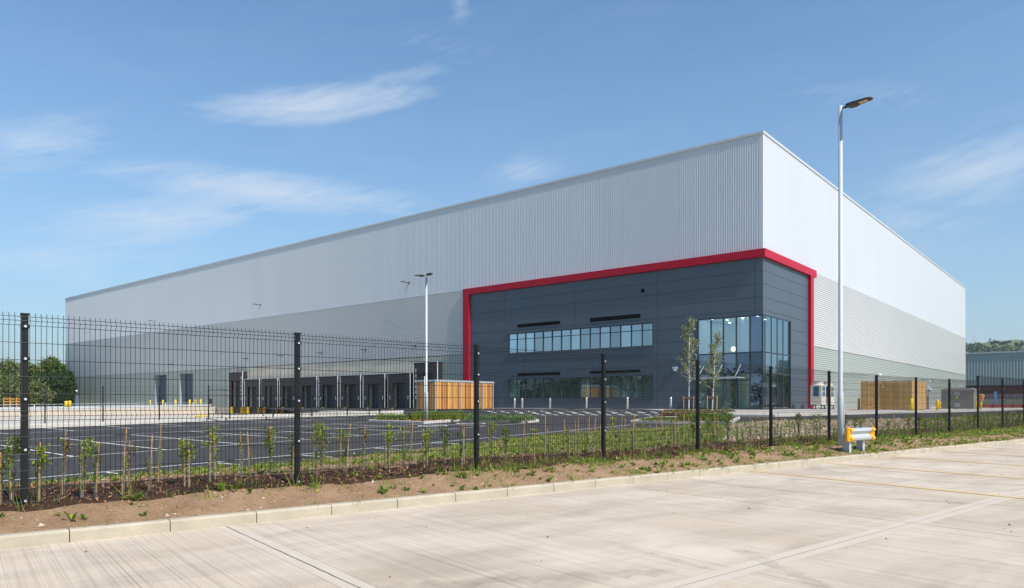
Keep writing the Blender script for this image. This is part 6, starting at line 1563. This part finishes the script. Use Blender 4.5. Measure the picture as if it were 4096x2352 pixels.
# hill, woodland on it, mast
def hill_h(x, y):
    ang = math.degrees(math.atan2(x, y)); r_ = math.hypot(x, y); ridge = 96 + 1.6 * math.sin(ang * 1.7) + .8 * math.sin(ang * 5.3) + np.interp(ang, [20, 30, 33, 35, 60], [-20, 1, 1, 3, -10])
    t = min(1, max(0, (r_ - 620) / 780)); return -1 + (ridge + 0) * (t * t * (3 - 2 * t)) + (2.2 * math.sin(x * .021) * math.cos(y * .017)) * t
hm = MB(); na, nr = 60, 26
for i in range(na + 1):
    an = R(14 + 40 * i / na)
    for j in range(nr + 1):
        rr = 600 + 1500 * j / nr; x, y = rr * math.sin(an), rr * math.cos(an); hm.v.append((x, y, hill_h(x, y)))
for i in range(na):
    for j in range(nr): a0 = i * (nr + 1) + j; hm.f.append((a0, a0 + 1, a0 + nr + 2, a0 + nr + 1)); hm.m.append(0)
struct(hm.build('hill', M['hill'], smooth=True))
C = []
for i in range(2600):
    an = R(nrg.uniform(30, 38.5)); rr = nrg.uniform(980, 1400); x, y = rr * math.sin(an), rr * math.cos(an)
    lim = 1120 + 35 * math.sin(an * 60) + 25 * math.sin(an * 171)
    if rr > lim and (rr > 1250 or nrg.random() < .93): continue
    s = nrg.uniform(2.0, 4.5) * (1 if rr < lim else .5); C.append(np.array((x, y, hill_h(x, y) + s * .8)) + nrg.normal(0, 1, (26, 3)) * (s, s, s * .62))
tag(quads_obj('hill_woodland', leaf_quads(np.vstack(C), 3.6, .5, .85), 4, M['hill_trees']), 'dark green woodland covering the distant hillside', 'woodland', kind='stuff')
for i, px in enumerate((3875, 3893, 3935)):
    Y = 560; P = tp(px, Y); z = CZ + (1614 - 1426) / F * Y; t = empty('distant_house', (*P, 10), ['pale-roofed house on the hillside nearest the big warehouse', 'red-roofed house on the hillside below the mast', 'pinkish house roof at the foot of the hill, rightmost'][i], 'house', 'houses at the foot of the hill')
    m_ = MB(); m_.box(P, (1, 0), (0, 1), -5, 5, -3, 3, 0, z + 1); m_.build('wall', M['kiosk_top'], t)
    m_ = MB(); x, y = P; m_.hexa([(x - 5.5, y - 3.5, z + 1), (x + 5.5, y - 3.5, z + 1), (x + 5.5, y + 3.5, z + 1), (x - 5.5, y + 3.5, z + 1), (x - 4, y - .1, z + 3), (x + 4, y - .1, z + 3), (x + 4, y + .1, z + 3), (x - 4, y + .1, z + 3)]); m_.build('roof', M['brick'] if i == 1 else M['kiosk_top'], t)
Pm = tp(3896.8, 1250); zb = hill_h(*Pm) - 1; ztop = CZ + (1614 - 1342.6) / F * 1250; ms = MB()
for s1 in (-1, 1):
    for s2 in (-1, 1): ms.tube([(Pm[0] + 2.2 * s1, Pm[1] + 2.2 * s2, zb), (Pm[0] + .9 * s1, Pm[1] + .9 * s2, ztop - 5), (Pm[0] + .5 * s1, Pm[1] + .5 * s2, ztop)], .13, 4)
nlev = 7
for i in range(nlev):
    f0, f1 = i / nlev, (i + 1) / nlev; w0, w1 = 2.2 - 1.5 * f0, 2.2 - 1.5 * f1; za, zb_ = zb + (ztop - zb) * f0, zb + (ztop - zb) * f1
    for s in (-1, 1): ms.tube([(Pm[0] - w0 * s, Pm[1] - w0, za), (Pm[0] + w1 * s, Pm[1] - w1, zb_)], .09, 4)
    ms.tube([(Pm[0] - w1, Pm[1] - w1, zb_), (Pm[0] + w1, Pm[1] - w1, zb_)], .09, 4)
tag(ms.build('lattice_mast', M['galv'], origin=(Pm[0], Pm[1], zb)), 'distant lattice mast standing on the hilltop', 'mast')

# pebbles and grit on the concrete
Pg = np.column_stack([nrg.uniform(-6, 34, 900), nrg.uniform(3.2, 26, 900)]); Pg = Pg[((Pg - K0) @ KN) < -.1]
rocks('grit', Pg, np.full(len(Pg), .004), np.full(len(Pg), .006) * (1 + 2 * nrg.random(len(Pg)) ** 5), M['soil'], 'scattered grit and crumbs of soil on the concrete yard', 'grit')
# thin summer haze
hzm = bpy.data.materials.new('haze'); hzm.use_nodes = True; hn = hzm.node_tree.nodes; hn.clear(); ho_ = hn.new('ShaderNodeOutputMaterial'); hv = hn.new('ShaderNodeVolumePrincipled')
hv.inputs['Density'].default_value = 0.00013; hv.inputs['Color'].default_value = (0.82, 0.90, 0.98, 1); hv.inputs['Anisotropy'].default_value = 0.3
hzm.node_tree.links.new(hv.outputs[0], ho_.inputs['Volume'])
hb = MB(); hb.box((0, 0), (1, 0), (0, 1), -2500, 2500, -600, 2500, -3.2, 135)
tag(hb.build('haze', hzm), 'thin pale summer haze over the whole site', 'haze', kind='stuff')
